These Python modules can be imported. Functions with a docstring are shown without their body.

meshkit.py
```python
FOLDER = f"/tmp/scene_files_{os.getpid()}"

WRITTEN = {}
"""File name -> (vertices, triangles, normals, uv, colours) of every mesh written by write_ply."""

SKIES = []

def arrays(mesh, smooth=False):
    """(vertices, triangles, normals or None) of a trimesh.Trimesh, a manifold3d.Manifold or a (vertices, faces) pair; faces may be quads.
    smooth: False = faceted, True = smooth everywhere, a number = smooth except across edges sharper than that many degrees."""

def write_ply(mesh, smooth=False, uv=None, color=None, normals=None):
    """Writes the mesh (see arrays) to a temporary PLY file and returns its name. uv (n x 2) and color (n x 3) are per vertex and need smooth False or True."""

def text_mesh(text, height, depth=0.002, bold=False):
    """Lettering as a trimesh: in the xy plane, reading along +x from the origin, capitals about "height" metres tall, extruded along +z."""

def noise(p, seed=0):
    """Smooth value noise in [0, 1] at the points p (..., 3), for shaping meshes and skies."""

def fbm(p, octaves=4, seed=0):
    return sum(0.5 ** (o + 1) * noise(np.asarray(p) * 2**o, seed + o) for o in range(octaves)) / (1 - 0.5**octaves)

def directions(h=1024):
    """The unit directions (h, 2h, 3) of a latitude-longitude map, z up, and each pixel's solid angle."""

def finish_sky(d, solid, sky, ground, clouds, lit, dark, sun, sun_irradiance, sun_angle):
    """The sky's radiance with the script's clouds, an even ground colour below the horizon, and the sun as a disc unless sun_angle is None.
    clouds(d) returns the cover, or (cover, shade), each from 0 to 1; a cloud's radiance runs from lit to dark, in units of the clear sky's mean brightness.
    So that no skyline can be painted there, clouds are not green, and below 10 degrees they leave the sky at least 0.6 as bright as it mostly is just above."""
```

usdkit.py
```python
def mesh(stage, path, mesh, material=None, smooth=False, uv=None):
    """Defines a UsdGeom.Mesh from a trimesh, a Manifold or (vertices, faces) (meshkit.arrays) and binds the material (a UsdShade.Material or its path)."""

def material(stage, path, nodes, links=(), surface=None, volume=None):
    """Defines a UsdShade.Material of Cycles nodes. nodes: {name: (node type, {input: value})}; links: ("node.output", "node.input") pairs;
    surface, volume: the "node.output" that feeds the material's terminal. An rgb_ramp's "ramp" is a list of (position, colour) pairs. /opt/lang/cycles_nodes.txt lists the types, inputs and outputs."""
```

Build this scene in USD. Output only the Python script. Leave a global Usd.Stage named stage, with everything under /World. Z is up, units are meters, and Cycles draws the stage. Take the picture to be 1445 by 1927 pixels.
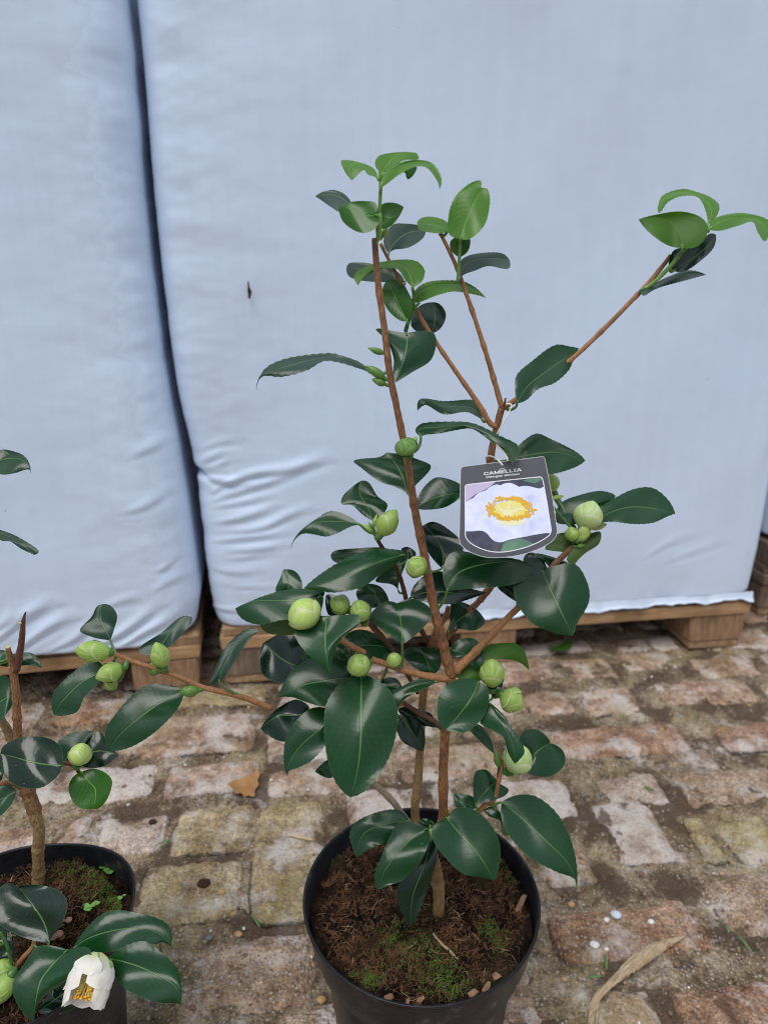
import math, random, numpy as np, trimesh, usdkit, meshkit
from pxr import Usd, UsdGeom, UsdLux, UsdShade, Gf, Sdf, Vt
from shapely.geometry import Polygon, box as sbox, Point
from shapely import affinity
from shapely.ops import unary_union

stage = Usd.Stage.CreateInMemory()
UsdGeom.SetStageUpAxis(stage, UsdGeom.Tokens.z)
UsdGeom.SetStageMetersPerUnit(stage, 1.0)
UsdGeom.Xform.Define(stage, '/World')
UsdGeom.Scope.Define(stage, '/World/Looks')

# ------------------------------------------------------------------ camera, sky, sun, exposure
PITCH, EYE, FPX = math.radians(19.0), 0.876, 1335.0       # focal length in pixels of a 1445 px wide picture
EXPOSURE = 0.50
SKY_STRENGTH, SUN_INTENSITY, SUN_EL, SUN_AZ = 0.095, 0.40, math.radians(63), math.radians(205)
cam = UsdGeom.Camera.Define(stage, '/World/camera')
cam.CreateHorizontalApertureAttr(36.0)
cam.CreateVerticalApertureAttr(36.0 * 1024 / 767)
cam.CreateFocalLengthAttr(36.0 * FPX / 1445.0)
cam.CreateFStopAttr(7.5)
cam.CreateFocusDistanceAttr(0.66)
cam.CreateClippingRangeAttr(Gf.Vec2f(0.02, 1000))
cam.CreateExposureAttr(EXPOSURE)
cam.AddTranslateOp().Set(Gf.Vec3d(0, 0, EYE))
cam.AddRotateXOp().Set(90 - math.degrees(PITCH))

SUN = np.array([math.sin(SUN_AZ) * math.cos(SUN_EL), math.cos(SUN_AZ) * math.cos(SUN_EL), math.sin(SUN_EL)])
sky = UsdLux.DomeLight.Define(stage, '/World/sky')
sky.GetPrim().SetCustomDataByKey('kind', 'structure')
sky.GetPrim().SetCustomDataByKey('label', 'soft overcast sky above the yard')
skymat = usdkit.material(stage, '/World/Looks/overcast_sky', {
    'tc': ('texture_coordinate', {}),
    'sky': ('sky_texture', {'sky_type': 'single_scattering', 'sun_disc': False, 'sun_elevation': SUN_EL, 'sun_rotation': SUN_AZ}),
    'n': ('noise_texture', {'scale': 2.2, 'detail': 5.0, 'roughness': 0.55}),
    'r': ('rgb_ramp', {'ramp': [(0.3, (4.4, 5.0, 5.9)), (0.7, (7.4, 7.8, 8.6))]}), 'sx': ('separate_xyz', {}),
    'cie': ('map_range', {'from_min': 0.0, 'from_max': 1.0, 'to_min': 0.44, 'to_max': 1.42}), 'cm': ('vector_math', {'math_type': 'scale'}),
    'm': ('mix_color', {'fac': 0.86, 'use_clamp': False}),
    'bg': ('background_shader', {'strength': SKY_STRENGTH})},
    [('tc.generated', 'n.vector'), ('n.fac', 'r.fac'), ('sky.color', 'm.a'), ('tc.generated', 'sx.vector'), ('sx.z', 'cie.value'), ('r.color', 'cm.vector1'), ('cie.result', 'cm.scale'), ('cm.vector', 'm.b'), ('m.result', 'bg.color')], surface='bg.background')
UsdShade.MaterialBindingAPI.Apply(sky.GetPrim()).Bind(skymat)
sun = UsdLux.DistantLight.Define(stage, '/World/sun')
sun.CreateIntensityAttr(SUN_INTENSITY)
sun.CreateAngleAttr(34.0)
sun.CreateColorAttr(Gf.Vec3f(1.0, 0.96, 0.9))
sun.CreateNormalizeAttr(True)
sun.AddOrientOp().Set(Gf.Quatf(Gf.Rotation(Gf.Vec3d(0, 0, 1), Gf.Vec3d(*SUN)).GetQuat()))

# ------------------------------------------------------------------ helpers
rng = np.random.default_rng(7)
CP, SP = math.cos(PITCH), math.sin(PITCH)
RIGHT, UP, FWD = np.array([1., 0, 0]), np.array([0, SP, CP]), np.array([0, CP, -SP])
CAM = np.array([0, 0, EYE])

def ray(p):
    p = np.atleast_2d(np.asarray(p, float))
    u, v = p[:, 0] - 722.5, p[:, 1] - 963.5
    return np.stack([u, FPX * CP - v * SP, -FPX * SP - v * CP], 1) / FPX     # depth 1 along the view axis

def at_y(p, Y):
    d = ray(p)
    return CAM + d * (np.broadcast_to(np.asarray(Y, float), (len(d),)) / d[:, 1])[:, None]

def at_z(p, z):
    d = ray(p)
    return CAM + d * ((z - EYE) / d[:, 2])[:, None]

def on_plane(p, P0, n):
    d = ray(p)
    den = d @ n
    t = ((P0 - CAM) @ n) / den
    return CAM + d * t[:, None]

def pixel(X):
    X = np.atleast_2d(X) - CAM
    zc = X @ FWD
    return np.stack([722.5 + FPX * (X @ RIGHT) / zc, 963.5 - FPX * (X @ UP) / zc], 1), zc

REG = {'A': (440, 260, 2.779), 'B': (920, 320, 2.752), 'C': (420, 740, 2.89), 'D': (820, 760, 2.89), 'E': (380, 1080, 3.6125),
       'F': (700, 1100, 3.6125), 'G': (560, 1420, 2.627), 'H': (0, 1100, 2.89), 'I': (0, 1520, 3.6125), 'J': (840, 840, 6.02),
       'K': (0, 700, 3.01), 'P': (0, 0, 1.0)}
def px(reg, pts):
    x, y, s = REG[reg]
    return np.atleast_2d(np.asarray(pts, float)) / s + (x, y)

_used = {}
def numbered(parent, name):
    k = f'{parent}/{name}'
    n = _used.get(k, 0)
    _used[k] = n + 1
    return k if n == 0 else f'{k}_{n:03d}'

def tag(o, label=None, cat=None, group=None, kind=None):
    p = o.GetPrim() if hasattr(o, 'GetPrim') else o
    for k, v in (('label', label), ('category', cat), ('group', group), ('kind', kind)):
        if v:
            p.SetCustomDataByKey(k, v)
    return p

def thing(name, label=None, cat=None, group=None, kind=None, loc=(0, 0, 0), rotz=0):
    x = UsdGeom.Xform.Define(stage, numbered('/World', name))
    x.AddTranslateOp().Set(Gf.Vec3d(*map(float, loc)))
    if rotz:
        x.AddRotateZOp().Set(float(rotz))
    return tag(x, label, cat, group, kind)

def obj(name, mesh, m, parent=None, smooth=False, uv=None, off=None):
    where = str(parent.GetPath()) if parent is not None else '/World'
    if off is not None:
        v, f = (mesh.vertices, mesh.faces) if hasattr(mesh, 'vertices') else mesh
        mesh = (np.asarray(v) - off, f)
    return usdkit.mesh(stage, numbered(where, name), mesh, m, smooth=smooth, uv=uv).GetPrim()

def catmull(P, n):
    P = np.asarray(P, float)
    if len(P) == 2:
        return P[0] + (P[1] - P[0]) * np.linspace(0, 1, n)[:, None]
    k = min(2, P.shape[1])
    d = np.r_[0, np.cumsum(np.maximum(np.linalg.norm(np.diff(P[:, :k], axis=0), axis=1), 1e-6) ** 0.7)]
    # resample by a cubic Hermite with finite-difference tangents
    m = np.zeros_like(P)
    m[1:-1] = (P[2:] - P[:-2]) / (d[2:] - d[:-2])[:, None]
    m[0] = 2 * (P[1] - P[0]) / (d[1] - d[0]) - m[1] if len(P) > 2 else (P[1] - P[0]) / (d[1] - d[0])
    m[-1] = 2 * (P[-1] - P[-2]) / (d[-1] - d[-2]) - m[-2]
    fine = np.linspace(0, d[-1], 24 * len(P))
    def ev(s):
        i = np.clip(np.searchsorted(d, s, 'right') - 1, 0, len(P) - 2)
        h = (d[i + 1] - d[i])
        t = ((s - d[i]) / h)[:, None]
        h = h[:, None]
        return (2*t**3 - 3*t**2 + 1) * P[i] + (t**3 - 2*t**2 + t) * h * m[i] + (-2*t**3 + 3*t**2) * P[i+1] + (t**3 - t**2) * h * m[i+1]
    Q = ev(fine)
    L = np.r_[0, np.cumsum(np.linalg.norm(np.diff(Q[:, :k], axis=0), axis=1))]
    return ev(np.interp(np.linspace(0, L[-1], n), L, fine))

def grid_faces(n, m, wrap=False):
    i, j = np.meshgrid(np.arange(n - 1), np.arange(m if wrap else m - 1), indexing='ij')
    a = i * m + j
    b = i * m + (j + 1) % m
    return np.stack([a, b, b + m, a + m], -1).reshape(-1, 4)

def tris(q):
    q = np.asarray(q)
    return np.vstack([q[:, [0, 1, 2]], q[:, [0, 2, 3]]]) if q.shape[1] == 4 else q

def join(parts):
    V, F, n = [], [], 0
    for v, f in parts:
        V.append(np.asarray(v)); F.append(tris(f) + n); n += len(v)
    return np.vstack(V), np.vstack(F)

def tube(C, R, sides=8, cap=True, rough=0.0, seed=0):
    C = np.asarray(C, float); n = len(C)
    R = np.broadcast_to(np.asarray(R, float), (n,))
    T = np.gradient(C, axis=0); T /= np.maximum(np.linalg.norm(T, axis=1, keepdims=True), 1e-9)
    a = np.array([0, 1., 0.2]) if abs(T[0, 1]) < 0.8 else np.array([1., 0, 0.1])
    N = np.zeros_like(C)
    for i in range(n):
        a = a - T[i] * (a @ T[i]); a /= np.linalg.norm(a); N[i] = a
    B = np.cross(T, N)
    th = np.linspace(0, 2 * np.pi, sides, endpoint=False)
    V = C[:, None] + R[:, None, None] * (np.cos(th)[None, :, None] * N[:, None] + np.sin(th)[None, :, None] * B[:, None])
    if rough:
        w = meshkit.fbm(V.reshape(-1, 3) * np.array([420, 420, 160]) + seed, 3).reshape(n, sides) - 0.5
        V = C[:, None] + (V - C[:, None]) * (1 + rough * 2 * w)[..., None]
    V = V.reshape(-1, 3); F = [tris(grid_faces(n, sides, True))]
    if cap:
        k = len(V); V = np.vstack([V, C[0], C[-1]])
        j = np.arange(sides)
        F += [np.stack([j * 0 + k, (j + 1) % sides, j], 1), np.stack([j * 0 + k + 1, (n - 1) * sides + j, (n - 1) * sides + (j + 1) % sides], 1)]
    return V, np.vstack(F)

def chamfer_box(lo, hi, c=0.003, jit=0.0, r=None):
    lo, hi = np.array(lo, float), np.array(hi, float)
    pts = []
    for sx in (0, 1):
        for sy in (0, 1):
            for sz in (0, 1):
                s = np.array([sx, sy, sz]); p = np.where(s, hi, lo); d = np.where(s, -1, 1) * c
                for k in range(3):
                    q = p + d * (np.arange(3) != k) * 1.0
                    q = p.copy() + d; q[k] = p[k]
                    if jit: q += (r or rng).normal(0, jit, 3)
                    pts.append(q)
    h = trimesh.Trimesh(np.array(pts)).convex_hull
    return np.array(h.vertices), np.array(h.faces)

def M(name, nodes, links, surface='p.BSDF'):
    return usdkit.material(stage, '/World/Looks/' + name, nodes, links, surface=surface)
# ------------------------------------------------------------------ materials
def leaf_material(name, upper, upper2, under, rib, rough, transl, veins=0.10, coat=0.0):
    nodes = {
        'uv': ('attribute', {'attribute': 'st'}), 's': ('separate_xyz', {}),
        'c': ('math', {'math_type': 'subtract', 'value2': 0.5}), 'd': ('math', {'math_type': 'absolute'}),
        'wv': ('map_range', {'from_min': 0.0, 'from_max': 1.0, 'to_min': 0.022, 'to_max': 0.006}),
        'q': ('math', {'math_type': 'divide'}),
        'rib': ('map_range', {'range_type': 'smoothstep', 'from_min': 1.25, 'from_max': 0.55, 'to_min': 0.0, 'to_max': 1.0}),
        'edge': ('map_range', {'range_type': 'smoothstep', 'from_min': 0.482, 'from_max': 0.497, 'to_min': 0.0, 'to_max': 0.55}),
        'v1': ('math', {'math_type': 'multiply', 'value2': 58.0}), 'd1': ('math', {'math_type': 'multiply', 'value2': 62.0}),
        'vd': ('math', {'math_type': 'subtract'}), 'vw': ('math', {'math_type': 'multiply_add', 'value2': 7.0}), 'sn': ('math', {'math_type': 'sine'}),
        'vein': ('map_range', {'range_type': 'smoothstep', 'from_min': 0.80, 'from_max': 1.0, 'to_min': 0.0, 'to_max': veins}),
        'g': ('geometry', {}),
        'n': ('noise_texture', {'scale': 24.0, 'detail': 5.0, 'roughness': 0.65}),
        'nf': ('noise_texture', {'scale': 900.0, 'detail': 3.0, 'roughness': 0.6}),
        'up': ('mix_color', {'a': upper, 'b': upper2}),
        'uv2': ('mix_color', {'b': tuple(0.55 * r + 0.45 * u for r, u in zip(rib, upper2))}),
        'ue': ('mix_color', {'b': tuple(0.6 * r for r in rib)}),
        'ur': ('mix_color', {'b': rib}),
        'un': ('mix_color', {'a': under, 'b': tuple(0.7 * x for x in under)}),
        'unr': ('mix_color', {'b': tuple(1.25 * x for x in under)}),
        'fin': ('mix_color', {}),
        'sp': ('rgb_ramp', {'ramp': [(0.0, (0, 0, 0)), (0.80, (0, 0, 0)), (0.82, (1, 1, 1)), (1.0, (1, 1, 1))]}),
        'spn': ('noise_texture', {'scale': 420.0, 'detail': 1.0}),
        'spm': ('mix_color', {'b': (0.20, 0.22, 0.17)}),
        'rr': ('map_range', {'from_min': 0.3, 'from_max': 0.7, 'to_min': rough * 0.85, 'to_max': rough * 1.25}),
        'ru': ('mix_float', {'b': 0.55}),
        'hn': ('math', {'math_type': 'multiply', 'value2': 0.10}),
        'hv': ('math', {'math_type': 'multiply_add', 'value2': -0.25}),
        'hr': ('math', {'math_type': 'subtract'}),
        'bump': ('bump', {'strength': 0.4, 'distance': 0.0009}),
        'p': ('principled_bsdf', {'specular_ior_level': 0.38, 'coat_weight': coat, 'coat_roughness': 0.18}),
        't': ('translucent_bsdf', {}), 'mx': ('mix_closure', {'fac': transl})}
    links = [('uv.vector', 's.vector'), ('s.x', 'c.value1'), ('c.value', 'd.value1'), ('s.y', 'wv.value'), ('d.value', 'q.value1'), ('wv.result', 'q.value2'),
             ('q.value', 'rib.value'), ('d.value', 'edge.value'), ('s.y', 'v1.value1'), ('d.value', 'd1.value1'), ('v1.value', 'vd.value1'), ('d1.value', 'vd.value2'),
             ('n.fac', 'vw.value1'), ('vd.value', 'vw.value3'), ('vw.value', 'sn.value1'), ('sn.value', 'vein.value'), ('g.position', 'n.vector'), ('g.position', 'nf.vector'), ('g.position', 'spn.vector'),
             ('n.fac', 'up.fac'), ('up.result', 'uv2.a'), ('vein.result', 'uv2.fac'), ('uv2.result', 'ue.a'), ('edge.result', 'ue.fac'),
             ('ue.result', 'ur.a'), ('rib.result', 'ur.fac'), ('n.fac', 'un.fac'), ('un.result', 'unr.a'), ('rib.result', 'unr.fac'),
             ('ur.result', 'spm.a'), ('spn.fac', 'sp.fac'), ('sp.color', 'spm.fac'),
             ('spm.result', 'fin.a'), ('unr.result', 'fin.b'), ('g.backfacing', 'fin.fac'), ('fin.result', 'p.base_color'), ('fin.result', 't.color'),
             ('n.fac', 'rr.value'), ('rr.result', 'ru.a'), ('g.backfacing', 'ru.fac'), ('ru.result', 'p.roughness'),
             ('nf.fac', 'hn.value1'), ('vein.result', 'hv.value1'), ('hn.value', 'hv.value3'), ('hv.value', 'hr.value1'), ('rib.result', 'hr.value2'),
             ('hr.value', 'bump.height'), ('bump.normal', 'p.normal'), ('p.BSDF', 'mx.closure1'), ('t.BSDF', 'mx.closure2')]
    return M(name, nodes, links, 'mx.closure')

RIB = (0.065, 0.145, 0.032)
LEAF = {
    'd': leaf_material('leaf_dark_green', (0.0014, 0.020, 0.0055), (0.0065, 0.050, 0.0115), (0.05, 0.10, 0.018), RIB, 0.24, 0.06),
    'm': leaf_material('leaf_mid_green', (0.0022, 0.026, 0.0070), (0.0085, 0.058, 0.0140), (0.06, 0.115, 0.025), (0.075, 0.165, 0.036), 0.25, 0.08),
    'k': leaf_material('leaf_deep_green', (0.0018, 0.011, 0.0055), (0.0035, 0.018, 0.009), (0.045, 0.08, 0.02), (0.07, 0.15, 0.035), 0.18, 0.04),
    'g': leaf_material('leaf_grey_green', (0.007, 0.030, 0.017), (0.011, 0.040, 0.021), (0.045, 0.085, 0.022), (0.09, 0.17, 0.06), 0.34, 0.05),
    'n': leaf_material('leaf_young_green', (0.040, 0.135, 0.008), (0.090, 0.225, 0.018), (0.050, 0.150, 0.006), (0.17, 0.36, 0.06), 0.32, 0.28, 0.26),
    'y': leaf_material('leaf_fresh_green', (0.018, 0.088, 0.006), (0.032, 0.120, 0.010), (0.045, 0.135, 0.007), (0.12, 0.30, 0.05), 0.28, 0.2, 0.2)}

def simple(name, c1, c2, scale, rough, bump=0.0, dist=0.001, detail=4.0, spec=0.5, stretch=(1, 1, 1), object_space=False, extra=None):
    nodes = {'g': ('texture_coordinate', {}) if object_space else ('geometry', {}), 'map': ('mapping', {'scale': stretch}),
             'n': ('noise_texture', {'scale': scale, 'detail': detail, 'roughness': 0.6}),
             'r': ('rgb_ramp', {'ramp': [(0.28, c1), (0.72, c2)]}),
             'p': ('principled_bsdf', {'roughness': rough, 'specular_ior_level': spec, **(extra or {})})}
    links = [('g.object' if object_space else 'g.position', 'map.vector'), ('map.vector', 'n.vector'), ('n.fac', 'r.fac'), ('r.color', 'p.base_color')]
    if bump:
        nodes['b'] = ('bump', {'strength': bump, 'distance': dist})
        links += [('n.fac', 'b.height'), ('b.normal', 'p.normal')]
    return M(name, nodes, links)

def bark(name, a, b, c):
    return M(name, {'g': ('geometry', {}), 'map': ('mapping', {'scale': (1, 1, 0.13)}),
        'n': ('noise_texture', {'scale': 1300.0, 'detail': 5.0, 'roughness': 0.65}), 'n2': ('noise_texture', {'scale': 38.0, 'detail': 3.0}),
        'r': ('rgb_ramp', {'ramp': [(0.32, a), (0.5, b), (0.70, c)]}), 'm': ('mix_color', {'b': tuple(0.45 * x for x in a)}),
        'f': ('map_range', {'from_min': 0.5, 'from_max': 0.75, 'to_min': 0.0, 'to_max': 0.55}),
        'b': ('bump', {'strength': 0.8, 'distance': 0.0012}), 'p': ('principled_bsdf', {'roughness': 0.55, 'specular_ior_level': 0.35})},
        [('g.position', 'map.vector'), ('map.vector', 'n.vector'), ('g.position', 'n2.vector'), ('n.fac', 'r.fac'), ('r.color', 'm.a'), ('n2.fac', 'f.value'), ('f.result', 'm.fac'),
         ('m.result', 'p.base_color'), ('n.fac', 'b.height'), ('b.normal', 'p.normal')])
BARK_BROWN = bark('bark_brown', (0.075, 0.030, 0.013), (0.22, 0.098, 0.042), (0.40, 0.215, 0.11))
BARK_TAN = bark('bark_tan', (0.09, 0.055, 0.022), (0.25, 0.155, 0.065), (0.42, 0.28, 0.13))
BARK_TWIG = bark('bark_twig', (0.15, 0.062, 0.022), (0.31, 0.145, 0.058), (0.45, 0.25, 0.115))
BARK_DARK = bark('bark_dark', (0.045, 0.018, 0.012), (0.10, 0.042, 0.026), (0.17, 0.085, 0.05))
BARK_PALE = bark('bark_pale', (0.20, 0.14, 0.09), (0.32, 0.24, 0.16), (0.40, 0.32, 0.22))
STEM_GREEN = simple('stem_green', (0.08, 0.19, 0.03), (0.15, 0.28, 0.06), 120, 0.35, 0.2, 0.0006)
STEM_DKGREEN = simple('petiole_green', (0.035, 0.10, 0.02), (0.07, 0.17, 0.035), 120, 0.35, 0.2, 0.0006)
CUT = simple('cut_wood', (0.32, 0.34, 0.10), (0.45, 0.44, 0.2), 200, 0.7)

def bud_material(name, a, b, edge):
    return M(name, {'uv': ('attribute', {'attribute': 'st'}), 's': ('separate_xyz', {}), 'g': ('geometry', {}),
        'n': ('noise_texture', {'scale': 130.0, 'detail': 4.0}), 'mx': ('mix_color', {'a': a, 'b': b}),
        'e': ('map_range', {'range_type': 'smoothstep', 'from_min': 0.78, 'from_max': 0.98, 'to_min': 0.0, 'to_max': 0.6}),
        'lin': ('math', {'math_type': 'multiply', 'value2': 60.0}), 'sn': ('math', {'math_type': 'sine'}), 'lf': ('map_range', {'from_min': 0.2, 'from_max': 1.0, 'to_min': 0.0, 'to_max': 0.25}),
        'ml': ('mix_color', {'b': edge}), 'me': ('mix_color', {'b': edge}),
        'bp': ('bump', {'strength': 0.35, 'distance': 0.0006}),
        'p': ('principled_bsdf', {'roughness': 0.42, 'specular_ior_level': 0.35, 'subsurface_weight': 0.12, 'subsurface_scale': 0.004, 'subsurface_radius': (0.5, 1.0, 0.2)})},
        [('uv.vector', 's.vector'), ('g.position', 'n.vector'), ('n.fac', 'mx.fac'), ('s.y', 'e.value'), ('s.x', 'lin.value1'), ('lin.value', 'sn.value1'), ('sn.value', 'lf.value'),
         ('mx.result', 'ml.a'), ('lf.result', 'ml.fac'), ('ml.result', 'me.a'), ('e.result', 'me.fac'), ('me.result', 'p.base_color'), ('n.fac', 'bp.height'), ('bp.normal', 'p.normal')])
BUD = {'g': bud_material('bud_green', (0.15, 0.27, 0.04), (0.27, 0.40, 0.08), (0.44, 0.49, 0.22)),
       'l': bud_material('bud_lime', (0.27, 0.40, 0.07), (0.40, 0.51, 0.14), (0.52, 0.54, 0.32)),
       'p': bud_material('bud_pale', (0.25, 0.39, 0.11), (0.42, 0.53, 0.22), (0.58, 0.61, 0.38)),
       'd': bud_material('bud_dark_green', (0.055, 0.15, 0.025), (0.11, 0.22, 0.04), (0.20, 0.30, 0.10))}
PETAL = M('petal_white', {'g': ('geometry', {}), 'n': ('noise_texture', {'scale': 60.0, 'detail': 3.0}), 'uv': ('attribute', {'attribute': 'st'}), 's': ('separate_xyz', {}),
    'f': ('map_range', {'range_type': 'smoothstep', 'from_min': 0.02, 'from_max': 0.45, 'to_min': 1.0, 'to_max': 0.0}),
    'c': ('mix_color', {'a': (0.80, 0.77, 0.70), 'b': (0.60, 0.66, 0.28)}), 'b': ('bump', {'strength': 0.3, 'distance': 0.002}),
    'p': ('principled_bsdf', {'roughness': 0.5, 'specular_ior_level': 0.3}), 't': ('translucent_bsdf', {'color': (0.8, 0.79, 0.74)}), 'mx': ('mix_closure', {'fac': 0.3})},
    [('g.position', 'n.vector'), ('uv.vector', 's.vector'), ('s.y', 'f.value'), ('f.result', 'c.fac'), ('c.result', 'p.base_color'), ('n.fac', 'b.height'), ('b.normal', 'p.normal'), ('p.BSDF', 'mx.closure1'), ('t.BSDF', 'mx.closure2')], 'mx.closure')
ANTHER = simple('anther_orange', (0.50, 0.22, 0.015), (0.72, 0.40, 0.03), 500, 0.6)
FILAMENT = simple('filament_yellow', (0.65, 0.50, 0.10), (0.75, 0.62, 0.2), 300, 0.6)

def bag_material(name, tint):
    return M(name, {'g': ('geometry', {}), 'tc': ('texture_coordinate', {}),
        'm1': ('mapping', {'scale': (7, 7, 0.6)}), 'n1': ('noise_texture', {'scale': 6.0, 'detail': 5.0, 'roughness': 0.65}),
        'n2': ('noise_texture', {'scale': 1.6, 'detail': 4.0}), 
        'n3': ('voronoi_texture', {'scale': 21.0, 'randomness': 1.0}), 'n3m': ('noise_texture', {'scale': 13.0}),
        'w1': ('wave_texture', {'bands_direction': 'z', 'scale': 330.0}), 'w2': ('wave_texture', {'bands_direction': 'x', 'scale': 330.0}),
        'wa': ('math', {'math_type': 'add'}), 'wm': ('math', {'math_type': 'multiply', 'value2': 0.025}),
        'r1': ('rgb_ramp', {'ramp': [(0.25, tuple(0.955 * x for x in tint)), (0.55, tint), (0.8, tuple(min(0.86, 1.03 * x) for x in tint))]}),
        'r2': ('rgb_ramp', {'ramp': [(0.3, (0.95, 0.96, 0.975)), (0.6, (1, 1, 1))]}), 'mu': ('mix_color', {'blend_type': 'multiply', 'fac': 1.0}),
        'sp': ('math', {'math_type': 'less_than', 'value2': 0.05}), 'spg': ('math', {'math_type': 'greater_than', 'value2': 0.60}), 'spp': ('math', {'math_type': 'multiply'}), 'spq': ('math', {'math_type': 'multiply', 'value2': 0.4}),
        'ms': ('mix_color', {'b': (0.17, 0.16, 0.17)}),
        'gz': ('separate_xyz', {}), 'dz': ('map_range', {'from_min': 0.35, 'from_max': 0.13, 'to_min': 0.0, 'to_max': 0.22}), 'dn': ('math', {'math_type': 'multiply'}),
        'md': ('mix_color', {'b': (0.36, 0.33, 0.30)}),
        'b': ('bump', {'strength': 0.12, 'distance': 0.003}), 'ha': ('math', {'math_type': 'add'}),
        'nb': ('noise_texture', {'scale': 24.0, 'detail': 4.0, 'roughness': 0.55}),
        'p': ('principled_bsdf', {'roughness': 0.42, 'specular_ior_level': 0.4})},
        [('g.position', 'm1.vector'), ('m1.vector', 'n1.vector'), ('g.position', 'n2.vector'), ('g.position', 'n3.vector'), ('g.position', 'n3m.vector'), ('tc.object', 'w1.vector'), ('tc.object', 'w2.vector'),
         ('w1.fac', 'wa.value1'), ('w2.fac', 'wa.value2'), ('wa.value', 'wm.value1'), ('n1.fac', 'r1.fac'), ('n2.fac', 'r2.fac'), ('r1.color', 'mu.a'), ('r2.color', 'mu.b'),
         ('n3.distance', 'sp.value1'), ('n3m.fac', 'spg.value1'), ('sp.value', 'spp.value1'), ('spg.value', 'spp.value2'), ('spp.value', 'spq.value1'), ('mu.result', 'ms.a'), ('spq.value', 'ms.fac'),
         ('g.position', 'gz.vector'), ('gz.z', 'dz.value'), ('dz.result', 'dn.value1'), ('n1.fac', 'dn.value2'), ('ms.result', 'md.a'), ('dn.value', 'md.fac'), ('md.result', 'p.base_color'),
         ('nb.fac', 'ha.value1'), ('wm.value', 'ha.value2'), ('g.position', 'nb.vector'), ('ha.value', 'b.height'), ('b.normal', 'p.normal')])
BAG = bag_material('bag_white_film', (0.57, 0.672, 0.825))

def wood(name, a, b, c, stretch):
    return M(name, {'g': ('texture_coordinate', {}), 'map': ('mapping', {'scale': stretch}),
        'n': ('noise_texture', {'scale': 60.0, 'detail': 5.0, 'roughness': 0.65, 'distortion': 0.4}), 'n2': ('noise_texture', {'scale': 9.0, 'detail': 4.0}),
        'r': ('rgb_ramp', {'ramp': [(0.3, a), (0.52, b), (0.72, c)]}), 'f': ('map_range', {'from_min': 0.48, 'from_max': 0.68, 'to_min': 0.0, 'to_max': 0.7}),
        'm': ('mix_color', {'b': tuple(0.4 * x for x in a)}), 'b': ('bump', {'strength': 0.6, 'distance': 0.002}), 'p': ('principled_bsdf', {'roughness': 0.8, 'specular_ior_level': 0.2})},
        [('g.object', 'map.vector'), ('map.vector', 'n.vector'), ('g.object', 'n2.vector'), ('n.fac', 'r.fac'), ('n2.fac', 'f.value'), ('f.result', 'm.fac'), ('r.color', 'm.a'),
         ('m.result', 'p.base_color'), ('n.fac', 'b.height'), ('b.normal', 'p.normal')])
WOOD_LONG = wood('pallet_pine_long', (0.24, 0.13, 0.065), (0.38, 0.235, 0.125), (0.50, 0.34, 0.20), (0.10, 1.6, 1.6))
WOOD_END = wood('pallet_pine_end', (0.17, 0.095, 0.05), (0.30, 0.19, 0.11), (0.42, 0.29, 0.18), (1.2, 0.25, 1.2))
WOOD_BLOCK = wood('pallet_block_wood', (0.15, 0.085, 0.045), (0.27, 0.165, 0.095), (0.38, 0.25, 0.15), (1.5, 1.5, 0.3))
WOOD_GREY = wood('pallet_block_grey', (0.09, 0.065, 0.05), (0.16, 0.115, 0.085), (0.24, 0.175, 0.125), (1.5, 1.5, 0.3))

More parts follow.
